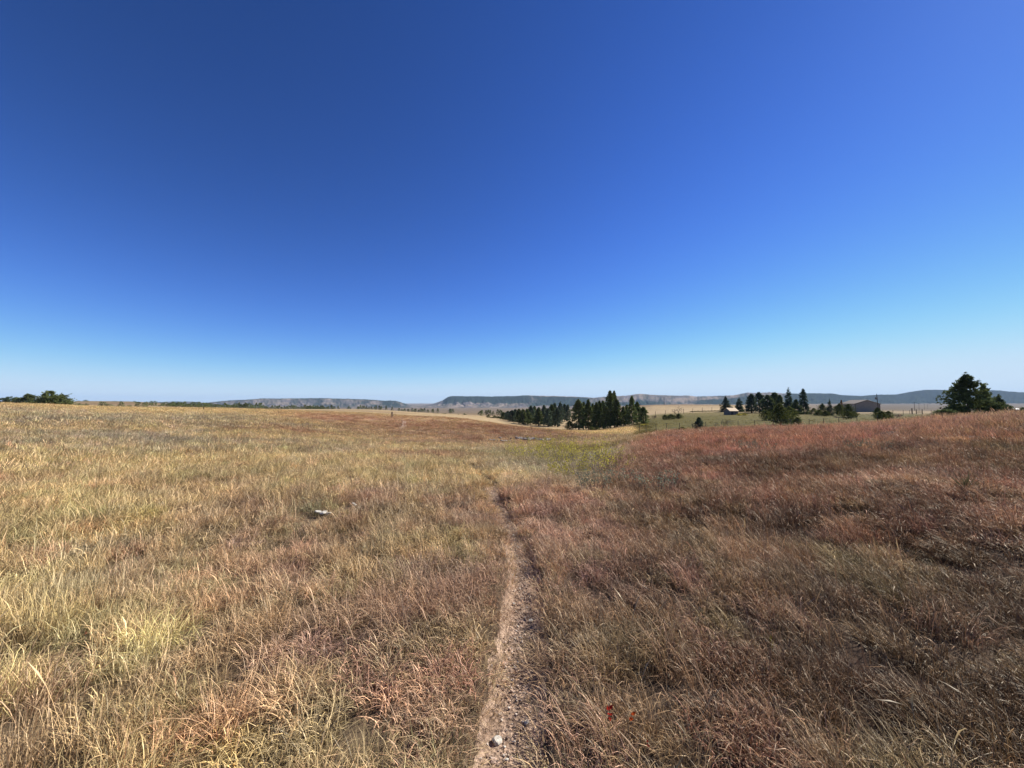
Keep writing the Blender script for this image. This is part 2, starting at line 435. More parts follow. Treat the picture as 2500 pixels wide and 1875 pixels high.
th = np.radians(np.concatenate([np.arange(-180, -66, 3.0), np.arange(-66, 66, 0.28), np.arange(66, 180.1, 3.0)]))
th[-1] = math.pi
rr = np.concatenate([[0.02, .2, .4], np.exp(np.linspace(math.log(.6), math.log(3000), 330)), np.exp(np.linspace(math.log(3100), math.log(16000), 20))])
X, Y, Fc = wedge_grid(th, rr)
Z = H(X, Y)
colr, P_, D_ = cover(X, Y)
soil = np.array([.05, .037, .029])  # earth brown, lowered further so it deepens the shade between tufts
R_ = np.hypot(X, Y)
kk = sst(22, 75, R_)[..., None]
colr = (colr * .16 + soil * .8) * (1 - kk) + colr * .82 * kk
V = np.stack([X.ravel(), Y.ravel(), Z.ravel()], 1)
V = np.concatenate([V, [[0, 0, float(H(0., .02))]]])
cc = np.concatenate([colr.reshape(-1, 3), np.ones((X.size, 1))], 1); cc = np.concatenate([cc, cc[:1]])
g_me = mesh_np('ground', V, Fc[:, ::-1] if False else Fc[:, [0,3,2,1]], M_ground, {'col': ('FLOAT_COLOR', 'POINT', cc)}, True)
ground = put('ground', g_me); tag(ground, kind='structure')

# ------------------------------------------------------------------ trail: a narrow worn strip of pinkish gravelly dirt
def trail_mat():
    m, t = new_mat('trail_dirt')
    out = N(t, 'ShaderNodeOutputMaterial'); b = N(t, 'ShaderNodeBsdfPrincipled'); b.inputs['Roughness'].default_value = .9
    b.inputs['Specular IOR Level'].default_value = .15
    geo = N(t, 'ShaderNodeNewGeometry'); n1 = N(t, 'ShaderNodeTexNoise'); n1.inputs['Scale'].default_value = 14; n1.inputs['Detail'].default_value = 8
    vo = N(t, 'ShaderNodeTexVoronoi'); vo.inputs['Scale'].default_value = 55
    t.links.new(geo.outputs['Position'], n1.inputs['Vector']); t.links.new(geo.outputs['Position'], vo.inputs['Vector'])
    cr_ = N(t, 'ShaderNodeValToRGB'); e = cr_.color_ramp.elements
    e[0].position = .3; e[0].color = (.17,.112,.075,1); e[1].position = .68; e[1].color = (.47,.335,.24,1)
    t.links.new(n1.outputs[0], cr_.inputs[0])
    mx = N(t, 'ShaderNodeMix', data_type='RGBA', blend_type='MULTIPLY'); mx.inputs[0].default_value = .55
    t.links.new(cr_.outputs[0], mx.inputs['A'])
    hsv = N(t, 'ShaderNodeHueSaturation');  hsv.inputs['Saturation'].default_value = .55; mx.inputs[0].default_value = .35; sepv = N(t, 'ShaderNodeSeparateColor'); hsv.inputs['Value'].default_value = 1.15; hsv.inputs['Saturation'].default_value = 1.0
    t.links.new(vo.outputs['Color'], sepv.inputs[0]); t.links.new(sepv.outputs[0], mx.inputs['B'])
    t.links.new(mx.outputs['Result'], hsv.inputs['Color']); t.links.new(hsv.outputs[0], b.inputs['Base Color'])
    bp = N(t, 'ShaderNodeBump'); bp.inputs['Strength'].default_value = .8; bp.inputs['Distance'].default_value = .012
    t.links.new(vo.outputs['Distance'], bp.inputs['Height']); t.links.new(bp.outputs[0], b.inputs['Normal'])
    t.links.new(b.outputs[0], out.inputs[0]); return m
M_trail = trail_mat()
ys = np.concatenate([np.arange(.25, 9.6, .035), np.arange(9.6, 15, .1)])
us = np.linspace(-1, 1, 15)
txs = np.interp(ys, TR[:,1], TR[:,0])
UU, YY = np.meshgrid(us, ys)
XX = txs[:,None] + UU * (trail_half(YY) * (1.35 + .5 * (fbm(YY*2.1, np.sign(UU)*3, 8, 3) - .5)))
ZZ = H(XX, YY) + 0.010 * (1 - UU**4) - 0.004 + .016 * (fbm(XX*14, YY*14, 9, 3) - .5) + np.where(YY > 12, .03, 0)
idx = np.arange(UU.size).reshape(UU.shape)
Fp = np.stack([idx[:-1,:-1].ravel(), idx[:-1,1:].ravel(), idx[1:,1:].ravel(), idx[1:,:-1].ravel()], 1)
ys2 = np.arange(44, 64, .4); txs2 = np.interp(ys2, TR[:,1], TR[:,0])
def strip(ys, half):
    txs = np.interp(ys, TR[:,1], TR[:,0]); UU, YY = np.meshgrid(us, ys)
    XX = txs[:,None] + UU * half * (1.2 + .8 * (fbm(YY*.5, np.sign(UU)*3, 8, 3) - .5))
    return XX, YY, H(XX, YY) + .05
X2, Y2, Z2 = strip(ys2, .24)
idx2 = np.arange(X2.size).reshape(X2.shape) + XX.size
Fp = np.concatenate([Fp, np.stack([idx2[:-1,:-1].ravel(), idx2[:-1,1:].ravel(), idx2[1:,1:].ravel(), idx2[1:,:-1].ravel()], 1)])
XX = np.concatenate([XX.ravel(), X2.ravel()]); YY = np.concatenate([YY.ravel(), Y2.ravel()]); ZZ = np.concatenate([ZZ.ravel(), Z2.ravel()])
trail = put('path', mesh_np('path', np.stack([XX.ravel(), YY.ravel(), ZZ.ravel()], 1), Fp, M_trail, smooth=True))
tag(trail, kind='structure')

# ------------------------------------------------------------------ far ridges and mesas
def ridge_mat():
    m, t = new_mat('badland_slope')
    out = N(t, 'ShaderNodeOutputMaterial'); b = N(t, 'ShaderNodeBsdfPrincipled'); b.inputs['Roughness'].default_value = 1
    b.inputs['Specular IOR Level'].default_value = 0
    a = N(t, 'ShaderNodeAttribute', attribute_name='col'); geo = N(t, 'ShaderNodeNewGeometry')
    n1 = N(t, 'ShaderNodeTexNoise'); n1.inputs['Scale'].default_value = .05; n1.inputs['Detail'].default_value = 8; n1.inputs['Roughness'].default_value = .7
    t.links.new(geo.outputs['Position'], n1.inputs['Vector'])
    mr = N(t, 'ShaderNodeMapRange'); mr.inputs['From Min'].default_value = .3; mr.inputs['From Max'].default_value = .7
    mr.inputs['To Min'].default_value = .45; mr.inputs['To Max'].default_value = 1.55
    t.links.new(n1.outputs[0], mr.inputs['Value'])
    vm = N(t, 'ShaderNodeVectorMath', operation='SCALE'); t.links.new(a.outputs['Color'], vm.inputs[0]); t.links.new(mr.outputs[0], vm.inputs['Scale'])
    t.links.new(vm.outputs[0], b.inputs['Base Color']); t.links.new(b.outputs[0], out.inputs[0]); return m
M_ridge = ridge_mat()

def ridge(sky_pts, D0, D1, forest, seed, name, tan=(.225,.18,.14), lav=(.155,.133,.125), rough=1.0, step=1.6):
    px = np.arange(sky_pts[0][0], sky_pts[-1][0] + .1, step)
    top = np.interp(px, [p[0] for p in sky_pts], [p[1] for p in sky_pts])
    top = top + (fbm(px * .08, px * 0, seed + 9, 4) - .5) * 1.2 + (vnoise(px * .55, px*0, seed+4) - .5) * .5
    zt = CZ + (HOR - top) / F * D1
    tt = np.concatenate([np.linspace(0, 1, 46), [1.05, 1.12, 1.3, 1.7]])
    PX, T = np.meshgrid(px, tt)
    DD = D0 + (D1 - D0) * T
    Xr = (PX - 1250) / F * DD; Yr = DD
    zf = H(Xr[0], Yr[0], False) - 1.0
    # gullies: ridged noise running down the slope
    wx = PX * .035 + 1.3 * (fbm(PX * .02, T * 2.0, seed, 3) - .5)
    wx = wx + T * 1.1 * (vnoise(PX * .012, T * 0, seed + 31) - .5) * 2 + 0.5 * (fbm(PX * .06, T * 5, seed + 32, 3) - .5)
    g1 = np.abs(fbm(wx, T * 1.6, seed + 1, 4) - .5) * 2
    g2 = np.abs(fbm(PX * .09 + T * 2.5, T * 3.5, seed + 2, 3) - .5) * 2
    Tc = np.clip(T, 0, 1)
    base = .18 * sst(0, .35, Tc) + .42 * sst(.2, .75, Tc) + .40 * sst(.62, .97, Tc)
    hgt = (zt - zf)[None, :]
    gl = (1 - g1) * .65 + (1 - g2) * .35
    zz = zf[None, :] + hgt * (base - rough * .46 * np.sin(np.pi * np.clip(base, 0, 1)) ** 1.2 * gl + rough*.10*np.sin(np.pi*base))
    zz = np.minimum(zz, np.minimum(zf + 1e9, zt)[None, :])
    zz = np.where(T > 1, zt[None, :] - (T - 1) * 8, zz)
    idx = np.arange(PX.size).reshape(PX.shape)
    Fr = np.stack([idx[:-1,:-1].ravel(), idx[:-1,1:].ravel(), idx[1:,1:].ravel(), idx[1:,:-1].ravel()], 1)
    fm = forest(PX, Tc, gl)
    nn = fbm(PX * .25, T * 9, seed + 5, 4); n7 = fbm(PX * .07, T * 4, seed + 15, 4); fm = sst(.38, .66, fm * .55 + nn * .28 + n7 * .26)[..., None]
    strata = sst(.45, .6, fbm(PX*.03, base * 9, seed+3, 3))[..., None]
    c = np.array(tan) * (1 - strata) + np.array(lav) * strata
    c = c * (.8 + .5 * fbm(PX * .15, T * 6, seed + 6, 3))[..., None]
    c = c * (1 - fm) + np.array([.020, .030, .022]) * fm * (.7 + .8 * nn[..., None])
    cc = np.concatenate([c.reshape(-1, 3), np.ones((PX.size, 1))], 1)
    o = put(name, mesh_np(name, np.stack([Xr.ravel(), Yr.ravel(), zz.ravel()], 1), Fr, M_ridge, {'col': ('FLOAT_COLOR', 'POINT', cc)}, True))
    tag(o, kind='structure'); return o

def bump(x, c, w_): return np.exp(-((x - c) / w_) ** 2)
SKL = [(330,984),(360,982),(400,981),(430,980),(470,980.5),(500,983),(520,981.5),(560,977.5),(600,976),(640,972.8),(700,972.8),(780,972),(830,973),(900,975.3),(940,978),(965,978),(975,981),(988,985),(1005,989.5),(1030,993),(1045,995)]
ridge(SKL, 3600, 4600, lambda p, t, g: .35 * sst(.86, .95, t) + .5 * (g - .62) + .36 + .2 * bump(p, 950, 40), 101, 'hills')
SKR = [(1000,995),(1015,992.5),(1040,989),(1060,985),(1080,978),(1092,970),(1102,967),(1200,968),(1260,966.8),(1286,965.2),(1330,966.5),(1400,968),(1450,971),(1480,968.3),(1530,966),(1548,963),(1563,961.5),(1600,964.5),(1650,966),(1680,966),(1700,968),(1735,967),(1760,966.4),(1790,965.5),(1800,963),(1825,958.8),(1850,960),(1880,958),(1910,960.5),(1950,961),(1970,960),(2030,961),(2060,965),(2100,966.5),(2150,963.5),(2190,963),(2210,959),(2230,955.5),(2260,952),(2310,952),(2330,953.5),(2380,957),(2405,955),(2420,953),(2440,953),(2462,956),(2500,958),(2600,955),(2800,962),(3100,958),(3400,975)]
def fR(p, t, g):
    f = .30 + .5 * (g - .62)
    f = f + .75 * sst(.62, .72, t) * (1 - sst(.93, .97, t)) * (1 - sst(1270, 1300, p)) * sst(1070, 1100, p)
    f = f + .75 * bump(p, 1370, 60) * sst(.30, .42, t) * (1 - sst(.86, .92, t))
    f = f + .55 * bump(p, 1540, 70) * sst(.2,.3,t) * (1 - sst(.62, .7, t))
    f = f + .9 * bump(p, 1740, 30) * sst(.35, .45, t) * (1 - sst(.7, .78, t)) + .5 * bump(p, 1800, 40) * sst(.1,.2,t) * (1 - sst(.75, .82, t))
    f = f + .95 * sst(1905, 1945, p) * sst(.08, .16, t) * (1 - .45 * sst(.86, .93, t) * bump(p, 2110, 60))
    f = f - .5 * bump(p, 2015, 10) * bump(t, .55, .12) - .35 * bump(p, 2250, 60) * bump(t, .62, .1)
    return f
ridge(SKR, 3700, 4900, fR, 203, 'hills', rough=.9)

# ------------------------------------------------------------------ grass: tufts of bent blades, scattered by geometry nodes
M_blade = leaf_mat('dry_grass', tint_attr='tint', trans=.20, var=.68, gloss=.03)

def blades(g, n, radius, h, wd, splay, curl, segs=4, head=0, tipw=.15, lean=0.0, off=(0, 0), lsd=.12, dull=0.0):
    a = g.uniform(0, 2*np.pi, n); q = np.sqrt(g.uniform(0, 1, n)) * radius
    bx, by = q * np.cos(a) + off[0], q * np.sin(a) + off[1]
    az = a + g.normal(0, .9, n)
    L = g.uniform(h[0], h[1], n); t0 = np.abs(g.normal(0, splay, n)) + .04; cu = g.uniform(curl[0], curl[1], n)
    w_ = wd * g.uniform(.7, 1.3, n); tw = g.normal(0, .5, n); ly = lean + g.normal(0, lsd, n); lx = g.normal(0, lsd, n)
    pos = np.stack([bx, by, np.full(n, -.03)], 1); V = []
    dirz = az.copy()
    for s in range(segs + 1):
        f = s / segs
        side = np.stack([np.cos(dirz + np.pi/2 + tw * f), np.sin(dirz + np.pi/2 + tw * f), .25*np.sin(tw*3+s)], 1)
        ww = w_ * ((1 - f) ** .6 * (1 - tipw) + tipw) * .5
        if head: ww = np.where(f > .72, wd * 1.35, wd * .5) * np.ones(n) * (1 if s < segs else .2)
        V.append(np.stack([pos - side * ww[:, None], pos + side * ww[:, None]], 1))
        phi = t0 + cu * ((f + .5/segs) ** 1.7)
        dirz = dirz + g.normal(0, .18, n)
        d = np.stack([np.sin(phi) * np.cos(dirz) + lx, np.sin(phi) * np.sin(dirz) + ly, np.cos(phi)], 1)
        pos = pos + (L / segs)[:, None] * d / np.linalg.norm(d, axis=1, keepdims=True)
        pos[:, 2] = np.maximum(pos[:, 2], .004 + .03 * g.uniform(0, 1, n))
    V = np.stack(V, 1)
    base = (np.arange(n) * (segs + 1) * 2)[:, None]
    b0 = (base + np.arange(segs)[None, :] * 2).ravel()
    return V.reshape(-1, 3), np.stack([b0, b0 + 1, b0 + 3, b0 + 2], 1), np.repeat(np.clip(g.uniform(0, 1, n) ** 2 * (1 - dull) + (.0 if dull else .10), 0, 1), segs)

def blade_obj(name, parts):
    V = []; Fq = []; bl = []; o = 0
    for v, f, b in parts: V.append(v); Fq.append(f + o); bl.append(b); o += len(v)
    return bpy.data.objects.new(name, mesh_np(name, np.concatenate(V), np.concatenate(Fq), M_blade, {'bl': ('FLOAT', 'FACE', np.concatenate(bl))}, False))

def tuft(name, n, radius, h, wd, splay, curl, segs=4, seed=0, head=0):
    return blade_obj(name, [blades(np.random.default_rng(seed), n, radius, h, wd, splay, curl, segs, head)])

TILE = .30
def tile(name, seed, nc, nf, nt_, ns, wk=1.0, hk=1.0, ln_=.2):
    """a square foot of prairie: many separate tufts with a shared slight lean"""
    g = np.random.default_rng(seed); P = []; hs_ = TILE * .5 + .02
    def off(): return g.uniform(-hs_, hs_), g.uniform(-hs_, hs_)
    for _ in range(nc):
        m = g.uniform(.7, 1.25) * hk; P.append(blades(g, 17, .055, (.06*m, .20*m), .0047*wk, .45, (1.2, 3.8), 5, lean=g.normal(.06, .12), off=off()))
    for _ in range(nf):
        m = g.uniform(.7, 1.3) * hk; P.append(blades(g, 24, .06, (.09*m, .27*m), .0029*wk, .36, (.4, 2.4), 4, lean=g.normal(ln_, .16), off=off()))
    for _ in range(nt_):
        P.append(blades(g, 30, .09, (.04*hk, .13*hk), .0026*wk, 1.0, (.2, 2.0), 3, lean=.1, off=off(), dull=.85))
    for _ in range(ns):
        P.append(blades(g, 1, .02, (.26, .46), .0030, .3, (.4, 1.9), 6, 1, lean=g.normal(.3, .2), off=off()))
    return blade_obj(name, P)

tufts = bpy.data.collections.new('tuft_shapes')      # source shapes only, never linked to the scene
def add_t(o): tufts.objects.link(o)
K = {}
def reg(kind, cnt, fn):
    K[kind] = list(range(len(tufts.objects), len(tufts.objects) + cnt))
    for i in range(cnt): add_t(fn(i, '%03d_%s' % (len(tufts.objects), kind)))
reg('curly', 5, lambda i, nm: tuft(nm, 24, .075, (.07, .19), .0036, .45, (1.2, 3.6), 5, 100+i))
reg('fine', 5, lambda i, nm: tuft(nm, 30, .08, (.09, .25), .0024, .40, (.3, 2.0), 4, 200+i))
reg('thatch', 4, lambda i, nm: tuft(nm, 44, .17, (.06, .17), .0028, .9, (.2, 1.5), 2, 300+i))
reg('stalk', 3, lambda i, nm: tuft(nm, 4, .07, (.30, .46), .0026, .22, (.2, 1.1), 6, 400+i, head=1))
reg('patch', 5, lambda i, nm: tuft(nm, 80, .27, (.07, .24), .0060, .5, (.3, 2.6), 3, 500+i))
reg('farpatch', 5, lambda i, nm: tuft(nm, 80, .6, (.07, .22), .014, .5, (.2, 1.8), 2, 600+i))
reg('tile_curly', 6, lambda i, nm: tile(nm, 800+i, 15, 4, 12, 0))
reg('tile_fine', 6, lambda i, nm: tile(nm, 820+i, 4, 15, 10, 1))
reg('tile_low', 4, lambda i, nm: tile(nm, 840+i, 3, 3, 11, 0, 1.0, .6))
reg('tile_swept', 6, lambda i, nm: tile(nm, 900+i, 4, 15, 9, 1, 1.0, 1.05, .62))
reg('ftile_swept', 3, lambda i, nm: tile(nm, 920+i, 3, 10, 5, 1, 1.5, 1.0, .5))
reg('ftile_curly', 4, lambda i, nm: tile(nm, 860+i, 9, 4, 7, 1, 1.5))
reg('ftile_fine', 4, lambda i, nm: tile(nm, 880+i, 3, 10, 6, 1, 1.5))
reg('fuzz', 3, lambda i, nm: tuft(nm, 16, .05, (.10, .22), .006, .55, (.1, .9), 3, 700+i))

def gn_scatter():
    g = bpy.data.node_groups.new('scatter_tufts', 'GeometryNodeTree')
    g.interface.new_socket('Geometry', in_out='INPUT', socket_type='NodeSocketGeometry')
    g.interface.new_socket('Geometry', in_out='OUTPUT', socket_type='NodeSocketGeometry')
    gi = g.nodes.new('NodeGroupInput'); go = g.nodes.new('NodeGroupOutput')
    ci = g.nodes.new('GeometryNodeCollectionInfo'); ci.inputs['Collection'].default_value = tufts
    ci.inputs['Separate Children'].default_value = True; ci.inputs['Reset Children'].default_value = True
    ip = g.nodes.new('GeometryNodeInstanceOnPoints'); ip.inputs['Pick Instance'].default_value = True
    def at(nm, typ):
        n = g.nodes.new('GeometryNodeInputNamedAttribute'); n.data_type = typ; n.inputs['Name'].default_value = nm
        return n.outputs['Attribute']
    g.links.new(gi.outputs[0], ip.inputs['Points']); g.links.new(ci.outputs[0], ip.inputs['Instance'])
    g.links.new(at('pick', 'INT'), ip.inputs['Instance Index'])
    g.links.new(at('rot', 'FLOAT_VECTOR'), ip.inputs['Rotation']); g.links.new(at('scl', 'FLOAT_VECTOR'), ip.inputs['Scale'])
    g.links.new(ip.outputs[0], go.inputs[0])
    return g
GN = gn_scatter()

def scatter(name, P3, rot, scl, pick, tint):
    me = bpy.data.meshes.new(name); n = len(P3)
    me.vertices.add(n); me.vertices.foreach_set('co', np.asarray(P3, np.float32).ravel())
    for nm, typ, dat in (('rot', 'FLOAT_VECTOR', rot), ('scl', 'FLOAT_VECTOR', scl), ('tint', 'FLOAT_VECTOR', tint)):
        a = me.attributes.new(nm, typ, 'POINT'); a.data.foreach_set('vector', np.asarray(dat, np.float32).ravel())
    a = me.attributes.new('pick', 'INT', 'POINT'); a.data.foreach_set('value', np.asarray(pick, np.int32))
    me.materials.append(M_blade)
    o = put(name, me); m = o.modifiers.new('scatter', 'NODES'); m.node_group = GN
    tag(o, kind='stuff'); return o

def ring(r0, r1, dens, a0=-64, a1=64):
    area = math.radians(a1 - a0) / 2 * (r1*r1 - r0*r0); n = int(area * dens)
    r = np.sqrt(rng.uniform(r0*r0, r1*r1, n)); t = rng.uniform(math.radians(a0), math.radians(a1), n)
    return r * np.sin(t), r * np.cos(t)

CLEAR = []
def clear_at(px, row, r_):
    x, y, z = floor_at(px, row); CLEAR.append((x, y, r_))
def floor_at(px, row):
    """point of the land seen at a pixel of the photograph, used to set things down where they stand"""
    Ys = np.exp(np.linspace(math.log(1.2), math.log(400), 4000))
    Xs = (px - 1250) / F * Ys; zs = H(Xs, Ys, False); rw = HOR + (CZ - zs) * F / Ys
    hit = np.where(rw <= row)[0]
    i = hit[0] if len(hit) else len(Ys) - 1
    return float(Xs[i]), float(Ys[i]), float(H(Xs[i], Ys[i]))
clear_at(795, 1256, .17); clear_at(868, 1231, .12)

def sow(X, Y, kinds, wts, smin, smax, lean=.32, hue=.06, bright=1.0, trail_keep=0.0, gap=None):
    """kinds: list of kind names; wts: array n x k"""
    td = trail_dist(X, Y); th_ = trail_half(Y)
    th_ = th_ + .22 * ((Y > 45) & (Y < 63))
    keep = td > th_ * rng.uniform(.72, 1.2, len(X))
    if trail_keep: keep |= rng.uniform(0, 1, len(X)) < trail_keep
    for cx_, cy_, cr_ in CLEAR:
        keep &= (((X - cx_) / cr_) ** 2 + ((Y - cy_ + cr_ * .8) / (cr_ * 1.8)) ** 2) > rng.uniform(.7, 1.2, len(X))
    n_v = fbm(X * 1.7 + 9, Y * 1.7, 123, 3); rr_ = np.hypot(X, Y)
    keep &= rng.uniform(0, 1, len(X)) < .45 + .55 * sst(.34, .52, n_v) + .5 * sst(14, 30, rr_)
    if gap is not None: keep &= rng.uniform(0, 1, len(X)) < gap(X, Y)
    X, Y = X[keep], Y[keep]; n = len(X)
    col, P, D = cover(X, Y)
    wts = wts(X, Y, P, D) if callable(wts) else np.tile(np.array(wts, float), (n, 1))
    wts = wts / wts.sum(1, keepdims=True); cs = wts.cumsum(1)
    u = rng.uniform(0, 1, n)[:, None]; ki = (u > cs).sum(1).clip(0, len(kinds) - 1)
    pick = np.array([K[kinds[k]][rng.integers(len(K[kinds[k]]))] for k in ki])
    r = np.hypot(X, Y)
    ln = lean * (.55 + .9 * fbm(X*.2, Y*.2, 88, 3)) * (.5 + .7 * sst(.1, 1.0, np.abs(X) / (np.abs(Y) + .5)))
    rot = np.stack([-ln + rng.normal(0, .10, n), rng.normal(0, .12, n), rng.normal(0, .7, n)], 1)
    hf = .72 + .62 * fbm(X * .8 + 5, Y * .8, 66, 3)
    hf = hf * (1 - .38 * (1 - sst(1.6, 4.0, r)))
    # cropped short next to the trail
    nearT = 1 - sst(1.0, 2.6, trail_dist(X, Y) / trail_half(Y))
    hf = hf * (1 - (.35 + .25 * sst(3.5, 5.5, Y)) * nearT)
    s = rng.uniform(smin, smax, n)
    flip = rng.choice([-1, 1], n)
    scl = np.stack([s * flip, s, s * hf], 1)
    tint = col * bright * rng.uniform(.8, 1.2, n)[:, None] * (1 + rng.normal(0, hue, (n, 3)))
    Z = H(X, Y)
    return np.stack([X, Y, Z], 1), rot, scl, pick, np.clip(tint, .01, .9)

def wt_near(X, Y, P, D):
    curly = .25 + 1.1 * np.exp(-((P-950)/420)**2) * (1 - sst(3.5, 6, D)) + .7 * sst(1240, 1330, P) * (1 - sst(1750, 2050, P)) + .2*sst(1800,2000,P)
    fine = .6 + .9 * (1 - sst(300, 900, P)) + .5 * sst(5, 8, D) + .9 * sst(1750, 2100, P)
    return np.stack([curly, fine, .75 + 0*P, .10 + .10 * (1 - sst(200, 700, P))], 1)

def join(lst): return [np.concatenate([l[i] for l in lst]) for i in range(5)]
def tiles(r0, r1, kinds, sp=.27, a0=-66, a1=66):
    xs = np.arange(-r1, r1, sp); XX_, YY_ = np.meshgrid(xs, xs); x = XX_.ravel(); y = YY_.ravel()
    x = x + rng.uniform(-.4, .4, len(x)) * sp; y = y + rng.uniform(-.4, .4, len(y)) * sp
    r = np.hypot(x, y); a = np.degrees(np.arctan2(x, y)) % 360; a0_, a1_ = a0, a1
    ok = (r >= r0) & (r < r1) & (((a - a0_) % 360) <= (a1_ - a0_))
    x, y = x[ok], y[ok]
    ok = trail_dist(x, y) > trail_half(y) + .17
    for cx_, cy_, cr_ in CLEAR:
        ok &= (((x - cx_) / (cr_ + .15)) ** 2 + ((y - cy_ + cr_ * .8) / (cr_ * 1.8 + .15)) ** 2) > 1
    x, y = x[ok], y[ok]; n = len(x)
    keep = (rng.uniform(0, 1, n) > .10 * sst(.52, .62, fbm(x * .8 + 70, y * .8, 141, 3)) * (np.hypot(x, y) < 6) * (x < .6)); x, y = x[keep], y[keep]; n = len(x)
    col, P, D = cover(x, y); w3 = wt_near(x, y, P, D)
    low = sst(.50, .62, fbm(x * 1.1 + 50, y * 1.1, 131, 3))
    sw = sst(1650, 2000, P)
    wts = np.stack([w3[:, 0], w3[:, 1] * (1 - .85*sw), w3[:, 1] * sw + .15 * (1 - sst(100, 500, P))] + ([1.1 * low] if len(kinds) > 3 else []), 1)
    wts = wts / wts.sum(1, keepdims=True); u = rng.uniform(0, 1, n)[:, None]; ki = (u > wts.cumsum(1)).sum(1).clip(0, len(kinds)-1)
    pick = np.array([K[kinds[k]][rng.integers(len(K[kinds[k]]))] for k in ki])
    r = np.hypot(x, y); side = sst(.3, 1.1, np.abs(x) / (np.abs(y) + .3))
    rz = rng.normal(0, .55, n) - np.sign(x) * 0.0
    rot = np.stack([-.10 * side, np.zeros(n), rz], 1)
    hf = .60 + .95 * fbm(x * .9 + 5, y * .9, 66, 3); hf = hf * (1 - .25 * (1 - sst(1.3, 3.0, r))) * (1 + .25 * sst(450, 150, P) * (r < 5))
    s_ = rng.uniform(.92, 1.12, n)
    scl = np.stack([s_ * rng.choice([-1, 1], n), s_, s_ * hf], 1)
    rt_ = sst(1500, 1750, P)
    tint = col * .95 * (rng.uniform(.80, 1.2, n) * (1 + rt_ * (1.9 * (fbm(x * 1.5, y * 1.5, 151, 3) - .5))))[:, None] * (1 + rng.normal(0, .05, (n, 3)))
    return np.stack([x, y, H(x, y)], 1), rot, scl, pick, np.clip(tint, .01, .9)

near = [tiles(.75, 5.5, ['tile_curly', 'tile_fine', 'tile_swept', 'tile_low']), tiles(5.5, 13.5, ['ftile_curly', 'ftile_fine', 'ftile_swept'])]
near.append(tiles(.4, 4, ['tile_curly', 'tile_fine', 'tile_swept', 'tile_low'], .27, 66, 294))
# single tufts along the ragged edges of the trail and round the white rocks
for r0, r1, dn in ((.9, 5, 330), (5, 10, 260)):
    x, y = ring(r0, r1, dn, -30, 30); k_ = trail_dist(x, y) < trail_half(y) + .26
    near.append(sow(x[k_], y[k_], ['curly', 'fine', 'thatch'], [.5, .5, .6], .8, 1.15))
for cx_, cy_, cr_ in CLEAR:
    x = cx_ + rng.uniform(-1, 1, 260) * (cr_ + .45); y = cy_ + rng.uniform(-1.4, 1, 260) * (cr_ * 1.8 + .4)
    near.append(sow(x, y, ['curly', 'fine', 'thatch'], [.5, .5, .6], .7, 1.0))
near = join(near)
mid = []
for r0, r1, dn in ((13, 20, 26), (20, 34, 14)):
    x, y = ring(r0, r1, dn)
    mid.append(sow(x, y, ['patch', 'fine', 'stalk'], [.9, .35, .06], .85, 1.35))
x, y = ring(5, 34, 3, 64, 296); mid.append(sow(x, y, ['patch'], [1], .85, 1.35))
mid = join(mid)
farp = []
for r0, r1, dn in ((34, 60, 4.2), (60, 118, 2.2)):
    x, y = ring(r0, r1, dn)
    def gp(X, Y):
        P = X / np.maximum(Y, .1) * F + 1250
        return 1 - .97 * sst(1540, 1620, P) * sst(30, 40, Y)     # grazed meadow beyond the right-hand crest is bare of tall grass
    farp.append(sow(x, y, ['farpatch'], [1], .75, 1.25, gap=gp))
x, y = ring(40, 190, .25, 15, 56)
far_m = sow(x, y, ['farpatch'], [1], .3, .6)
farp.append(far_m)
farp = join(farp)

def split_emit(data, name_a, name_b):
    t = data[4]; red = (t[:, 0] / t[:, 1]) > 1.5
    for m_, nm in ((~red, name_a), (red, name_b)):
        scatter(nm, data[0][m_], data[1][m_], data[2][m_], data[3][m_], data[4][m_])
split_emit(near, 'dry_grass', 'red_grass')
split_emit(mid, 'dry_grass', 'red_grass')
scatter('distant_grass', *farp)

# sparse litter on the trail itself
x = np.interp(np.linspace(1.2, 9, 640), TR[:,1], TR[:,0]); y = np.linspace(1.2, 9, 640) + rng.normal(0, .01, 640)
x = x + rng.uniform(-1.1, 1.1, 640) * trail_half(y)
lit = sow(x, y, ['thatch'], [1], .25, .5, trail_keep=1.0)
lit[2][:, 2] *= .4
scatter('grass_litter', *lit)

# ------------------------------------------------------------------ stones
def stone_mesh(name, mat, seed, sub=2, flat=.55, ang=.35):
    import bmesh
    bm = bmesh.new(); bmesh.ops.create_icosphere(bm, subdivisions=sub, radius=.5)
    g = random.Random(seed)
    planes = [(Vector((g.gauss(0,1), g.gauss(0,1), g.gauss(0,.8))).normalized(), g.uniform(.28, .44)) for _ in range(9)]
    for v in bm.verts:
        for n_, d in planes:
            k = v.co.dot(n_) - d
            if k > 0: v.co -= n_ * k
        v.co *= 1 + ang * .25 * (g.random() - .5)
        v.co.z *= flat
    me = bpy.data.meshes.new(name); bm.to_mesh(me); bm.free(); me.materials.append(mat); return me
M_white = simple_mat('pale_limestone', (.44,.41,.35), .9, .35, 9, bump=.3)
M_pink = simple_mat('pink_gravel', (.42,.30,.23), .9, .3, 40, bump=.2)
M_grey = simple_mat('grey_rock', (.22,.20,.175), .9, .35, 3, bump=.4)

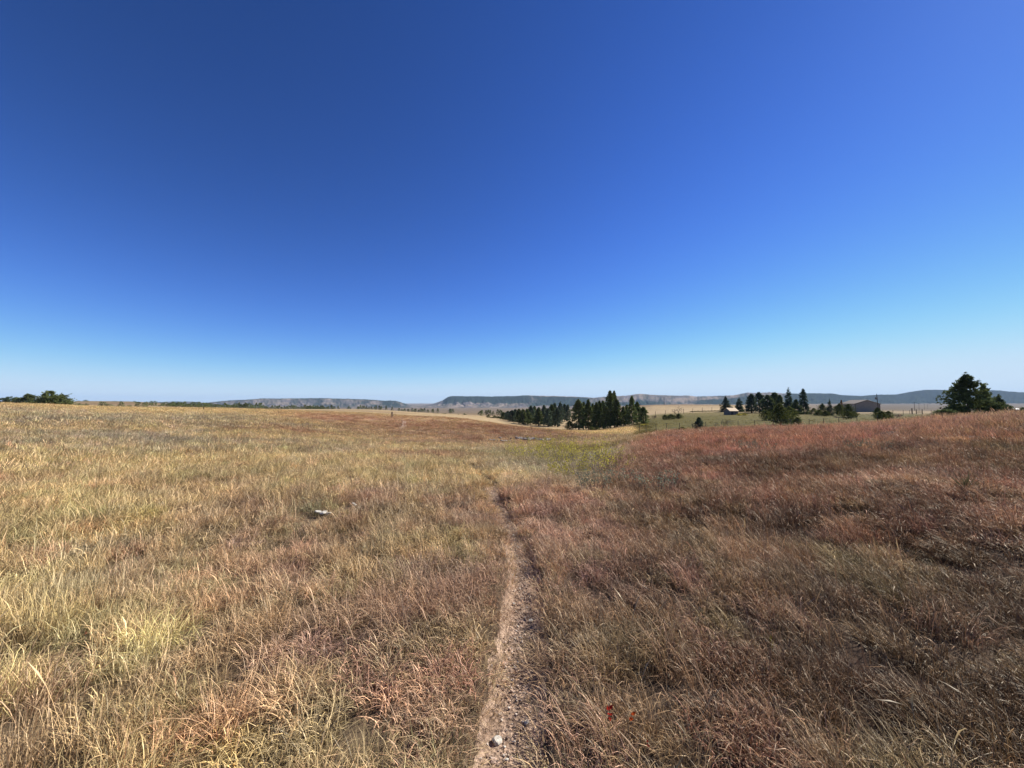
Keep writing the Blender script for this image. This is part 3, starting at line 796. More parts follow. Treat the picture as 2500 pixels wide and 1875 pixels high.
# gravel: thousands of chips in the trail, one object
gs = []
yv = 1.2 + (9.5 - 1.2) * rng.uniform(0, 1, 5200) ** 1.25
xv = np.interp(yv, TR[:,1], TR[:,0]) + rng.normal(0, .48, len(yv)).clip(-1.15, 1.15) * trail_half(yv)
zv = H(xv, yv) + .010
base = np.array([(1,0,0),(-.5,.87,0),(-.5,-.87,0),(0,0,.8),(0,0,-.8)], float)
tri = np.array([(0,1,3),(1,2,3),(2,0,3),(1,0,4),(2,1,4),(0,2,4)])
nn = len(yv); sz = .003 + .010 * rng.uniform(0, 1, nn) ** 3
Vg = base[None] * (1 + rng.normal(0, .28, (nn, 5, 3))); ang = rng.uniform(0, 6.28, nn)
ca, sa = np.cos(ang)[:, None], np.sin(ang)[:, None]
Vx = Vg[:,:,0]*ca - Vg[:,:,1]*sa; Vy = Vg[:,:,0]*sa + Vg[:,:,1]*ca
Vg = np.stack([Vx, Vy, Vg[:,:,2]*.7], 2) * sz[:, None, None] + np.stack([xv, yv, zv], 1)[:, None]
Fg = (tri[None] + 5*np.arange(nn)[:, None, None]).reshape(-1, 3)
M_gravel, t = new_mat('gravel_chips')
out = N(t, 'ShaderNodeOutputMaterial'); b = N(t, 'ShaderNodeBsdfPrincipled'); b.inputs['Roughness'].default_value = .9
at_ = N(t, 'ShaderNodeAttribute', attribute_name='bl'); rp = N(t, 'ShaderNodeValToRGB')
e = rp.color_ramp.elements; e[0].color = (.16,.11,.085,1); e[1].color = (.60,.55,.47,1)
k_ = rp.color_ramp.elements.new(.6); k_.color = (.42,.28,.205,1)
t.links.new(at_.outputs['Fac'], rp.inputs[0]); t.links.new(rp.outputs[0], b.inputs['Base Color']); t.links.new(b.outputs[0], out.inputs[0])
gr = put('gravel', mesh_np('gravel', Vg.reshape(-1,3), Fg, M_gravel, {'bl': ('FLOAT','FACE', np.repeat(rng.uniform(0,1,nn), 6))}))
tag(gr, kind='stuff')

stone_me = [stone_mesh('stone', M_white, 40 + i) for i in range(4)]
pstone_me = [stone_mesh('stone', M_pink, 60 + i) for i in range(3)]
def stone(px, row, s, label, me, name='stone', group=None, sink=.2, flat=1.0, rz=0):
    x, y, z = floor_at(px, row)
    o = put(name, me, None, (x, y, z + s * (.25 - sink) * .6)); o.scale = (s, s * .8, s * flat); o.rotation_euler = (0, 0, rz)
    return tag(o, label, 'rock', group)
stone(1214, 1741, .062, 'round white stone on the left side of the gravel trail, below the bend', stone_me[0], rz=.5, flat=1.4, sink=-.05)
stone(1213, 1813, .050, 'small blocky cream stone above the two flat stones low on the trail', stone_me[1], rz=1.1, flat=1.2, sink=-.05)
stone(1243, 1822, .052, 'flat pale grey stone low on the trail, right of the cream one', stone_me[2], rz=2.1, sink=-.05)
stone(1197, 1866, .06, 'pale rounded stone at the very bottom edge of the trail', stone_me[3], rz=.2, sink=-.05)
stone(1207, 1783, .045, 'pinkish flat stone in the trail below the round white one', pstone_me[0], rz=.9, sink=-.05)
stone(1266, 1540, .042, 'pale pink stone on the middle of the narrow trail', pstone_me[1], rz=.3, sink=-.05)
stone(1231, 1527, .05, 'low pinkish slab at the left edge of the trail beside grass', pstone_me[2], rz=.3, sink=-.05)
gq = random.Random(21)
for k in range(18):
    yy = 1.55 + 4.6 * (k / 18.0) ** 1.2; xx = float(np.interp(yy, TR[:,1], TR[:,0])) + gq.uniform(-.8, .45) * float(trail_half(yy))
    sz_ = gq.uniform(.022, .045); o = put('stone', (stone_me + pstone_me)[k % 7], None, (xx, yy, float(H(xx, yy)) + .018))
    o.scale = (sz_, sz_ * gq.uniform(.6, .9), sz_ * gq.uniform(.5, .9)); o.rotation_euler = (gq.uniform(-.3,.3), 0, gq.uniform(0, 6))
    tag(o, 'small pale stone partly buried in the gravel of the trail', 'rock', 'small pale stones in the trail')
# white rocks lying in the grass on the left
def rock_cluster(px, row, parts, label, cat='rock', name='rock'):
    x, y, z = floor_at(px, row)
    r = bpy.data.objects.new(name, None); C.objects.link(r); r.location = (x, y, z); tag(r, label, cat)
    for k, (dx, dy, dz, s, f, i) in enumerate(parts):
        o = put('slab', stone_me[i % 4], r, (dx, dy, dz)); o.scale = (s, s*.7, s*f); o.rotation_euler = (0.1*k, .1, k*1.3)
    return r
rock_cluster(795, 1254, [(-.07,0,.075,.11,.6,0),(.02,-.03,.06,.12,.6,1),(.09,.02,.05,.075,.6,2),(-.02,.05,.04,.15,.7,3),(.05,.04,.03,.11,.7,1)], 'bright white limestone rock lying alone in the grass left of the trail')
rock_cluster(868, 1229, [(0,0,.04,.07,.5,0),(.02,0,.01,.09,.8,1)], 'tiny pale rock half hidden in the tan grass behind the white one')
# rubble outcrop at the foot of the rusty hillside
g = random.Random(5)
ox, oy, oz = floor_at(1288, 1075)
rk = bpy.data.objects.new('rock_outcrop', None); C.objects.link(rk); rk.location = (ox, oy, oz)
tag(rk, 'outcrop of broken grey rocks at the foot of the rusty grass hillside', 'rocks')
grey_me = [stone_mesh('rock', M_grey, 80 + i) for i in range(4)]
for k in range(46):
    dx = g.gauss(0, .75); dy = g.uniform(-.5, 1.3); s = g.uniform(.18, .42)
    o = put('rock', grey_me[k % 4], rk, (dx, dy, float(H(ox+dx, oy+dy)) - oz + .14)); o.scale = (s*1.2, s, s*.9); o.rotation_euler = (g.uniform(-.5,.5), g.uniform(-.5,.5), g.uniform(0,6))
ox, oy, oz = floor_at(1213, 1078)
rk = bpy.data.objects.new('rock_outcrop', None); C.objects.link(rk); rk.location = (ox, oy, oz)
tag(rk, 'low scatter of weathered grey stones left of the larger outcrop', 'rocks')
for k in range(12):
    dx = g.gauss(0, .6); dy = g.uniform(-.5, .8); s = g.uniform(.14, .3)
    o = put('rock', grey_me[k % 4], rk, (dx, dy, float(H(ox+dx, oy+dy)) - oz + .12)); o.scale = (s*1.2, s, s*.8); o.rotation_euler = (g.uniform(-.5,.5), 0, g.uniform(0,6))

# ------------------------------------------------------------------ trees
M_pine = leaf_mat('pine_needles', (.105,.125,.048), trans=.22, var=.6)
M_pine2 = leaf_mat('bluish_needles', (.085,.108,.066), trans=.22, var=.6)
M_spruce = leaf_mat('spruce_needles', (.062,.085,.048), trans=.18, var=.6)
M_jun = leaf_mat('juniper_foliage', (.10,.11,.036), trans=.22, var=.6)
M_rust = leaf_mat('rusty_needles', (.14,.075,.04), trans=.15, var=.6)
M_bark = simple_mat('bark', (.085,.062,.05), .95, .4, 8, bump=.4, stretch=(6,6,1))
M_twig = simple_mat('grey_twigs', (.13,.11,.095), .95, .3, 8)
M_brush = simple_mat('purple_brown_twigs', (.12,.085,.08), .95, .3, 8)
M_yellow = leaf_mat('yellow_leaves', (.43,.37,.075), trans=.35, var=.4)
M_sageleaf = leaf_mat('grey_green_leaves', (.20,.215,.14), trans=.2, var=.4)

def spray(cent, dirs, g, n_per, ln, wd, spread):
    """small pointed leaf quads round each centre"""
    m = len(cent) * n_per
    c = np.repeat(cent, n_per, 0); d0 = np.repeat(dirs, n_per, 0)
    d = d0 + g.normal(0, spread, (m, 3)); d /= np.linalg.norm(d, axis=1, keepdims=True) + 1e-9
    s = np.cross(d, g.normal(0, 1, (m, 3))); s /= np.linalg.norm(s, axis=1, keepdims=True) + 1e-9
    L = ln * g.uniform(.6, 1.4, (m, 1)); W_ = wd * g.uniform(.6, 1.3, (m, 1))
    c = c + g.normal(0, ln*.22, (m, 3))
    V = np.stack([c - d*L*.35, c + s*W_ + d*L*.1, c + d*L*.75, c - s*W_ + d*L*.1], 1).reshape(-1, 3)
    Fq = np.arange(m*4).reshape(m, 4)
    return V, Fq, np.repeat(g.uniform(0, 1, len(cent)), n_per) * .6 + .4 * g.uniform(0, 1, m)

def crown(kind, seed, hw, branches, per, n_per, ln, wd):
    g = np.random.default_rng(seed); cent = []; dirs = []
    lump = g.uniform(0, 6.28, 6)
    for i in range(branches):
        if kind == 'spruce':
            h = 1 - (g.uniform(0, 1)) ** .62 * .95; R = hw * (1 - h) ** .85 * 1.02 + .008; up = -.18 + .3*h
        elif kind == 'pine':
            h = .05 + .95 * g.uniform(0, 1) ** .9; hh = (h - .05) / .95
            R = hw * (min(1, (hh + .22) / .45) ** .6) * (1 - hh) ** .66 * 1.35; up = .25
        elif kind == 'juniper':
            h = .02 + .98 * g.uniform(0, 1) ** 1.1; R = hw * (1 - h ** 1.5) ** .8 * (1.05 if h > .08 else .85); up = .6
        elif kind == 'mound':
            h = .02 + .95 * g.uniform(0, 1) ** 1.1; R = hw * (1 - h ** 1.7) ** .8; up = g.uniform(.1, .7)
        elif kind == 'umbrella':
            h = g.uniform(.55, 1.0); R = hw * math.sqrt(max(0, 1 - ((h - .7) / .32) ** 2)); up = .1
        else:  # round
            h = .03 + .97 * g.uniform(0, 1); R = hw * math.sqrt(max(0, 1 - ((h - .38) / .63) ** 2)); up = g.uniform(.1, .9)
        a = g.uniform(0, 2*np.pi)
        lum = 1 + .26 * math.sin(2*a + lump[0] + 5*h) + .16 * math.sin(3*a + lump[1] - 9*h) + .10*math.sin(5*a+lump[2]+16*h)
        R = R * g.uniform(.66, 1.15) * lum; up = up * g.uniform(.4, 2.2)
        for k in range(per):
            f = 1 - k / per * .8 * g.uniform(.7, 1.1)
            rr_ = R * f
            z = h * (.97 if kind != 'round' else .90) + up * rr_ * (.55 if kind != 'round' else .22) + g.normal(0, .02 if kind != 'spruce' else .010) - (.06 * (f**2) * R / hw if kind == 'spruce' else 0)
            cent.append((rr_ * math.cos(a), rr_ * math.sin(a), max(.01, min(z, 1.03))))
            dirs.append((math.cos(a), math.sin(a), up if kind != 'spruce' else -.25))
    if kind in ('spruce', 'pine', 'juniper'):
        for z in np.linspace(.86 if kind != 'juniper' else .9, .985, 7):
            cent.append((g.normal(0, .006), g.normal(0, .006), z)); dirs.append((0, 0, 1.6))
    return spray(np.array(cent), np.array(dirs), g, n_per, ln, wd, .75)

def trunk_mesh(name, seed, top=.92, rad=.016, limbs=True, mat=M_bark):
    g = random.Random(seed); mb = MB()
    pts = []; x = y = 0
    for k in range(7):
        pts.append((x, y, -.02 + (top + .02) * k / 6)); x += g.gauss(0, .006); y += g.gauss(0, .006)
    mb.tube(pts, [rad * (1.15 - k / 6.3) for k in range(7)], 6)
    if limbs:
        for k in range(16):
            h = g.uniform(.15, .8); a = g.uniform(0, 6.28); L = .17 * (1.1 - h)
            i = int(h / top * 6); p = pts[min(i, 6)]
            mb.tube([(p[0], p[1], h), (p[0] + L*math.cos(a), p[1] + L*math.sin(a), h + L*.35)], [rad*.3, rad*.08], 4, cap=False)
    return mb.mesh(name, mat, True)

VAR = {}
def make_var(key, kind, cnt, hw, br, per, npp, ln, wd, mat, trad=.016, ttop=.92):
    VAR[key] = []
    for i in range(cnt):
        V, Fq, bl = crown(kind, hash_seed(key) + i, hw, br, per, npp, ln, wd)
        VAR[key].append((mesh_np('crown', V, Fq, mat, {'bl': ('FLOAT', 'FACE', bl)}), trunk_mesh('trunk', hash_seed(key) + 50 + i, ttop, trad), hw))
def hash_seed(s): return sum(ord(c) * (i + 3) for i, c in enumerate(s))
make_var('pine', 'pine', 5, .17, 230, 4, 6, .042, .011, M_pine)
make_var('pine_blue', 'pine', 3, .19, 230, 4, 6, .044, .011, M_pine2)
make_var('spruce', 'spruce', 4, .24, 260, 4, 5, .045, .009, M_spruce, .014)
make_var('juniper', 'juniper', 4, .42, 320, 3, 5, .055, .014, M_jun, .02, .7)
make_var('round_pine', 'round', 4, .52, 340, 4, 7, .075, .02, M_pine, .025, .7)
make_var('big_pine', 'pine', 1, .36, 230, 5, 7, .052, .013, M_pine, .02)
make_var('mound', 'mound', 4, .5, 260, 4, 7, .065, .017, M_pine, .025, .7)
make_var('umbrella', 'umbrella', 2, .42, 120, 3, 6, .06, .014, M_spruce, .018, .8)
make_var('far', 'pine', 4, .30, 60, 2, 4, .10, .026, M_pine, .02)
make_var('far_round', 'round', 3, .45, 60, 2, 4, .12, .032, M_pine, .02, .6)
make_var('rust', 'juniper', 1, .3, 150, 3, 5, .05, .012, M_rust, .02, .7)

cnt_tree = [0]
def tree(key, px, top, halfw, Y, label, group=None, name=None, cat='tree', zoff=0.0):
    x = gx(px, Y); z = float(H(x, Y, False)) + zoff
    ht = CZ + (HOR - top) / F * Y - z
    ht = max(ht, .4)
    vs = VAR[key]; cm, tm, hw = vs[cnt_tree[0] % len(vs)]; cnt_tree[0] += 1
    wreal = halfw * Y / F * .95
    sxy = wreal / hw
    nm = name or {'spruce':'spruce_tree','juniper':'juniper_tree','rust':'juniper_tree'}.get(key, 'pine_tree')
    r = bpy.data.objects.new(nm, None); C.objects.link(r); r.location = (x, Y, z - .05); r.rotation_euler = (0, 0, random.uniform(0, 6.28))
    r.scale = (sxy, sxy, ht)
    tag(r, label, cat, group)
    put('crown', cm, r); tk = put('trunk', tm, r)
    return r

# --- central grove (right half), trees 105-120 m away
GR = 'pines of the central grove'
for px, top, hw_, Y, lab in [
 (1412, 975, 18, 112, 'dense dark pine at the left end of the central grove'),
 (1424, 981, 12, 116, 'shorter pine tucked behind the left end of the central grove'),
 (1436, 975, 13, 113, 'pointed pine second from the left end of the central grove'),
 (1447, 985, 11, 118, 'lower pine between the pointed pine and the rounded tops in the central grove'),
 (1456, 982, 12, 111, 'rounded pine left of the two flat tops in the central grove'),
 (1463, 979, 11, 117, 'flat-topped pine behind the middle of the central grove'),
 (1472, 978, 12, 119, 'flat-topped pine just left of the tallest one in the grove'),
 (1478, 990, 12, 108, 'low greenish pine in front of the flat-topped pines'),
 (1489, 954, 15, 110, 'tallest pine in the photo, its left top leaning, in the central grove'),
 (1499, 955, 14, 113, 'tall pine close beside the tallest one, on its right'),
 (1506, 975, 13, 109, 'pine leaning on the right flank of the tallest tree'),
 (1521, 992, 10, 110, 'short narrow pine in the dip right of the tallest tree'),
 (1530, 988, 9, 114, 'slim pine behind the dip between the two high tops'),
 (1542, 967, 13, 107, 'second tallest pine of the grove, near its right end'),
 (1555, 981, 13, 111, 'pine with a pointed tip right of the second tallest pine'),
 (1570, 993, 13, 105, 'outermost pine at the right end of the grove with a bare lower trunk')]:
    tree('pine', px, top, hw_, Y, lab, GR)
tree('juniper', 1390, 1027, 14, 112, 'round dark bush at the left foot of the central grove', None, 'shrub', 'shrub')
for px, top, hw_, lab in [(1444,1040,7,'small sage bush at the foot of the central grove, left'),(1456,1042,9,'grey sage bush before the central grove, in the middle'),(1478,1047,6,'small pale bush before the tallest pine')]:
    tree('juniper', px, top, hw_, 98, lab, 'sage bushes before the grove', 'shrub', 'shrub')
# --- left grove
GL = 'pines of the grove left of centre'
for px, top, hw_, Y, lab in [
 (1229, 1006, 9, 205, 'leftmost low pine of the grove left of centre'),
 (1240, 1003, 11, 195, 'low pine second from the left in the grove left of centre'),
 (1250, 1001, 12, 185, 'low round pine third from the left in the grove left of centre'),
 (1258, 999, 10, 190, 'slim pine behind the low round one, left part of the grove'),
 (1267, 998, 12, 172, 'pine in the left part of the grove, just before the skyline climbs'),
 (1277, 999, 12, 165, 'bushy pine in the left middle of the grove left of centre'),
 (1287, 998, 11, 168, 'pine left of the pair that stands above its neighbours'),
 (1296, 990, 12, 170, 'left one of the pair standing above its neighbours in the grove'),
 (1305, 991, 11, 175, 'right one of the pair standing above its neighbours in the grove'),
 (1315, 994, 13, 160, 'yellowish round pine in the middle of the grove left of centre'),
 (1328, 989, 11, 166, 'pointed pine just right of the yellowish round one'),
 (1338, 996, 12, 152, 'shorter dark pine right of the pointed one, at the front'),
 (1347, 987, 13, 157, 'broad pine in the right part of the grove left of centre'),
 (1354, 984, 12, 160, 'high pine behind the broad one in the right part of the grove'),
 (1360, 995, 11, 150, 'green front pine at the lower right of the grove left of centre')]:
    tree('pine' if px % 2 else 'pine_blue', px, top, hw_, Y, lab, GL)
for px, top, hw_, Y, lab in [
 (1368, 982, 11, 215, 'taller pine on the slope in the gap between the two groves'),
 (1378, 986, 10, 222, 'second pine on the slope in the gap between the two groves'),
 (1386, 987, 8, 218, 'slim pine with a bare trunk beside the gap between the groves')]:
    tree('pine_blue', px, top, hw_, Y, lab, 'pines in the gap between the groves')
for i, (px, top, hw_) in enumerate([(1200,1018,6),(1208,1014,7),(1217,1016,8),(1192,1012,5),(1224,1020,8)]):
    tree('juniper', px, top, hw_, 225, 'small bushy pine in the clump left of the left grove', 'small trees left of the left grove')
for i, (px, top, hw_, Y) in enumerate([(1173,1003,5,300),(1177,1001,5,330),(1187,1001,4,360),(1192,1000,5,360),(1197,1001,4,360),(1204,1003,3,360),(1215,999,4,360),(1221,1000,4,360),(1225,1002,3,360)]):
    tree('far', px, top, hw_, Y, 'dark little pine in the valley just left of the left grove', 'valley pines left of the left grove')

# --- right-hand homestead trees
tree('spruce', 1771, 967.5, 15, 165, 'dark conical spruce left of all, behind the small shed')
tree('spruce', 1804, 970, 14, 165, 'blunt dark spruce right of the small shed')
tree('pine_blue', 1834, 962, 16, 150, 'grey-green pine at the left end of the homestead grove')
tree('pine_blue', 1852, 957, 15, 158, 'tall grey-green pine with a narrow pointed tip in the homestead grove')
tree('pine', 1874, 964, 16, 150, 'broad dark pine with rounded top in the homestead grove, on the left')
tree('pine', 1890, 958, 17, 154, 'broad dark pine with the highest rounded top in the homestead grove')
tree('pine', 1903, 964, 13, 148, 'rounded dark pine just left of the first tall spruce')
tree('spruce', 1925, 945.5, 15, 140, 'tallest narrow spruce of the homestead, left of the other spire')
tree('spruce', 1961, 948, 17, 138, 'tall spruce with spreading limbs, right of the tallest spire')
tree('pine', 1942, 975, 12, 136, 'short pine between the two spires of spruce')
tree('juniper', 1902, 984, 26, 62, 'large dark juniper in front of the homestead grove, at the meadow edge')
tree('juniper', 1926, 992, 20, 64, 'lower juniper merged to the right side of the large dark one')
tree('juniper', 1870, 1000, 16, 88, 'low dark juniper behind the left side of the large one')
tree('juniper', 1944, 1018, 12, 60, 'small grey bush at the right foot of the large juniper', None, 'shrub', 'shrub')
tree('pine_blue', 1705, 1018, 13, 55, 'lone small pine in the green meadow behind the red crest')
for px, top, hw_, Y, k_, lab in [
 (1985, 996, 12, 125, 'juniper', 'low dark juniper right of the tall spruce with spreading limbs'),
 (1998, 1000, 11, 118, 'juniper', 'low juniper left of the pointed one before the barn'),
 (2006, 985, 11, 120, 'juniper', 'pointed juniper with a thin leader left of the small spruce'),
 (2013, 1002, 11, 112, 'juniper', 'round low juniper at the foot of the small spruce'),
 (2024, 974, 9, 118, 'spruce', 'small narrow spruce standing left of the barn'),
 (2040, 990, 8, 140, 'juniper', 'yellow-green juniper between the small spruce and the barn'),
 (2048, 985, 11, 112, 'juniper', 'tall bushy juniper hiding the left end of the barn'),
 (2070, 986, 14, 100, 'juniper', 'broad dark juniper in front of the barn corner'),
 (2068, 1002, 16, 84, 'juniper', 'low green juniper nearest in front of the barn'),
 (2082, 1003, 10, 96, 'juniper', 'small dark juniper at the foot of the barn wall'),
 (2140, 995, 12, 72, 'juniper', 'dark juniper right of the barn, below the utility pole'),
 (2150, 1003, 14, 68, 'juniper', 'wide yellowish juniper in the middle of the clump below the utility pole'),
 (2166, 1003, 13, 70, 'juniper', 'rounded juniper at the right of the clump below the utility pole')]:
    tree(k_, px, top, hw_, Y, lab)
tree('rust', 2053, 976, 6, 116, 'rusty brown dying juniper before the left end of the barn')
# right edge group
tree('big_pine', 2360, 914, 38, 58, 'largest pine, broad and ragged, standing at the right of the field')
tree('pine', 2401, 937, 15, 61, 'pine with twin ragged tips merged to the right side of the largest pine')
tree('round_pine', 2334, 984, 22, 60, 'dark lower crown bulging left from the largest pine')
tree('round_pine', 2413, 978, 23, 60, 'yellow-green crown filling in right of the largest pine')
tree('round_pine', 2306, 998, 20, 54, 'low spreading dark pine at the left foot of the largest pine')
tree('round_pine', 2284, 1010, 12, 53, 'lowest dark bush left of the largest pine')
tree('pine_blue', 2436, 967, 15, 66, 'smaller pine with an upright tip right of the largest pine')
tree('round_pine', 2450, 985, 14, 67, 'rounded grey-green pine at the right end of the large pine clump')
tree('round_pine', 2500, 993, 8, 90, 'dark bush cut by the right edge of the photo')
tree('juniper', 2486, 1006, 5, 50, 'tiny juniper on the crest near the right edge')
tree('juniper', 2394, 1013, 5, 44, 'tiny juniper sprout on the crest below the largest pine')

# --- left skyline
tree('mound', 71, 961, 22, 125, 'dark rounded pine left of the biggest crown on the left skyline')
tree('mound', 122, 953.5, 25, 112, 'biggest rounded crown on the left skyline')
tree('mound', 152, 962, 19, 114, 'right half of the biggest clump on the left skyline, slightly lower')
tree('mound', 96, 977, 12, 118, 'low dark pine filling between the two large crowns at left')
tree('mound', 169, 974, 9, 135, 'small rounded pine at the right end of the large left clump')
for px, top, hw_, lab in [(8,971,13,'flat-topped pine cut by the left edge'),(26,967.5,12,'flat-topped pine, highest of those at the left edge'),(43,970,9,'flat-topped pine right of the highest one at the left edge')]:
    tree('umbrella', px, top, hw_, 170, lab, 'flat-topped pines at the left edge')
g = random.Random(9)
for px, top, hw_, Y in [(193,984,9,240),(212,985,5,230),(252,979.5,9,200),(268,986,8,200),(297,979.5,6,210),(318,988,5,230),(337,980,7,230),(354,981,5,230),(360,979,3,260)]:
    tree('far_round', px, top, hw_, Y, 'small round pine spaced along the tan skyline at far left', 'spaced small pines on the left skyline')
for px, top, hw_, Y in [(193,978,4,480),(211,976,5,480),(281,979,4,480),(330,979,4,480)]:
    tree('far_round', px, top, hw_, Y, 'speck-sized round pine on the brown hill behind the left skyline', 'specks of pine on the brown hill')
for px, top in [(370,978),(379,977),(392,987),(397,982),(405,979),(414,983),(425,981),(430,982)]:
    tree('far_round', px, top + g.uniform(0,1), g.uniform(4,6), 300 + g.uniform(-20, 20), 'small pine where the left skyline row begins to close up', 'closing row of small pines at left')
px = 412
while px < 505:
    tree(g.choice(['far','far_round']), px, g.uniform(979.5, 985), g.uniform(4.5, 7.5), g.uniform(260, 340), 'small dark pine in the dense row left of the first mesa', 'dense pine row at left')
    px += g.uniform(4, 6.5)
px = 505
while px < 640:
    tree(g.choice(['far','far_round','far']), px, g.uniform(982.5, 989.5), g.uniform(4, 7), g.uniform(300, 400), 'small dark pine in the row along the field edge below the rising mesa', 'pine row below the left part of the mesa')
    px += g.uniform(4, 7)
px = 640
while px < 800:
    tree(g.choice(['far','far_round','far']), px, g.uniform(988, 993.5), g.uniform(3, 5), g.uniform(420, 560), 'tiny dark pine in the row below the middle of the left mesa', 'pine row below the middle of the mesa')
    px += g.uniform(4, 7)
for px in [752,758,765,771,778,784,790,803,809,816,826,852,874,880,886,890,896,902,908,914,919,927,931,944,958]:
    tree('far', px + g.uniform(-1,1), g.uniform(988.5, 993), g.uniform(2.5, 4.5), g.uniform(430, 520), 'tiny dark pine on the far field edge below the right end of the left mesa', 'pines below the right end of the left mesa')
for px in [975,982,988,997,1007,1013,1016,1023,1028,1032,1037,1045,1056,1058,1069,1099,1101,1106]:
    tree('far', px, g.uniform(996, 1000), g.uniform(2.5, 4), g.uniform(520, 640), 'tiny dark pine dotting the valley below the gap between the mesas', 'pines dotting the valley gap')
for px in [1060,1065,1070,1081,1086,1089,1119,1134,1136]:
    tree('far', px, g.uniform(1008, 1012), g.uniform(2, 4), g.uniform(260, 300), 'tiny dark pine on the near valley slope right of the wooden post', 'pines on the near valley slope')
# tufts of trees on far plain
# ------------------------------------------------------------------ bare trees and brush
def branchy(name, seed, mat, levels=5, spread=.55, stems=1, rad=.03, lenf=.34):
    g = random.Random(seed); mb = MB()
    def grow(p, d, L, r, lv):
        q = p + d * L
        mb.tube([p, p + d*L*.5 + Vector((g.gauss(0,.03), g.gauss(0,.03), 0))*L, q], [r, r*.85, r*.68], 4 if lv < 2 else 3, cap=False)
        if lv >= levels: return
        for _ in range(g.choice([2, 3]) if lv > 0 else 4):
            nd = (d + Vector((g.gauss(0, spread), g.gauss(0, spread), g.gauss(.12, spread*.5)))).normalized()
            grow(q if g.random() < .6 else p + d*L*g.uniform(.5, 1), nd, L * g.uniform(.62, .85), r * .62, lv + 1)
    for _ in range(stems):
        d = Vector((g.gauss(0, .1 if stems == 1 else .6), g.gauss(0, .1 if stems == 1 else .6), 1)).normalized()
        grow(Vector((g.gauss(0, .02 if stems == 1 else .12), g.gauss(0, .02 if stems == 1 else .12), 0)), d, lenf if stems == 1 else .25, rad, 0)
    return mb.mesh(name, mat)
def bare(px, top, hw_, Y, label, seed, name='bare_tree', cat='tree', mat=M_twig, stems=1, width=.45, **kw):
    me = branchy('branches', seed, mat, stems=stems, **kw)
    xs = [v.co.z for v in me.vertices]; hm = max(xs); wm = max(max(abs(v.co.x), abs(v.co.y)) for v in me.vertices)
    x = gx(px, Y); z = float(H(x, Y, False)); ht = CZ + (HOR - top)/F*Y - z
    o = bpy.data.objects.new(name, me); C.objects.link(o); o.location = (x, Y, z - .03); s = ht / hm; sw = hw_ * Y / F / wm
    o.scale = (sw, sw, s); return tag(o, label, cat)
bare(1655, 989, 20, 118, 'leafless spreading tree standing alone in the meadow right of the grove', 3, rad=.022)
bare(1782, 1020, 9, 62, 'leafless thin sapling by the shed, right one', 5, rad=.012)
bare(1768, 1019, 13, 62, 'leafless multi-stemmed bush in front of the shed, left one', 6, name='bare_bush', cat='bush', stems=6, rad=.010)
bare(1748, 1028, 9, 60, 'small leafless bush further left before the shed', 8, name='bare_bush', cat='bush', stems=5, rad=.010)
bare(2040, 1016, 17, 95, 'purple-brown brush pile shrub before the barn trees', 7, name='brush', cat='bush', mat=M_brush, stems=9, rad=.012)
bare(2190, 1009, 16, 82, 'purple-brown leafless thicket right of the juniper clump', 12, name='brush', cat='bush', mat=M_brush, stems=9, rad=.012)
bare(1597, 1013, 9, 130, 'brown twiggy bush at the right edge of the central grove', 14, name='brush', cat='bush', mat=M_brush, stems=9, rad=.012)
for px, top, hw_, lab in [(1637,1011,14,'dark low shrub left of the leafless spreading tree'),(1622,1012,8,'small round brown shrub left of the dark low shrub'),(1656,1009,10,'dark low shrub at the foot of the leafless spreading tree'),(1664,1041,14,'grey-green shrub behind the red crest by the wire fence')]:
    tree('juniper', px, top, hw_, 118 if top < 1030 else 52, lab, None, 'shrub', 'shrub')
for k in range(9):
    px = 1688 + k * 8
    tree('juniper', px, 1004.5 + (k % 3) * .7, 6, 175, 'low dark shrub in the hedge line left of the shed', 'hedge shrubs left of the shed', 'shrub', 'shrub')
VAR['yellowbush'] = []
V, Fq, bl = crown('round', 77, .5, 220, 3, 5, .07, .02); VAR['yellowbush'].append((mesh_np('crown', V, Fq, M_yellow, {'bl': ('FLOAT','FACE',bl)}), trunk_mesh('trunk', 4, .5, .02, False), .5))
tree('yellowbush', 1572, 1050.5, 11, 92, 'bright yellow bush at the right foot of the grove', None, 'shrub', 'shrub')
for px, top, hw_, lab in [(1803,1009,6,'left one of the two yellowish bushes right of the shed'),(1815,1009,7,'right one of the two yellowish bushes right of the shed')]:
    tree('yellowbush', px, top, hw_, 128, lab, None, 'shrub', 'shrub')

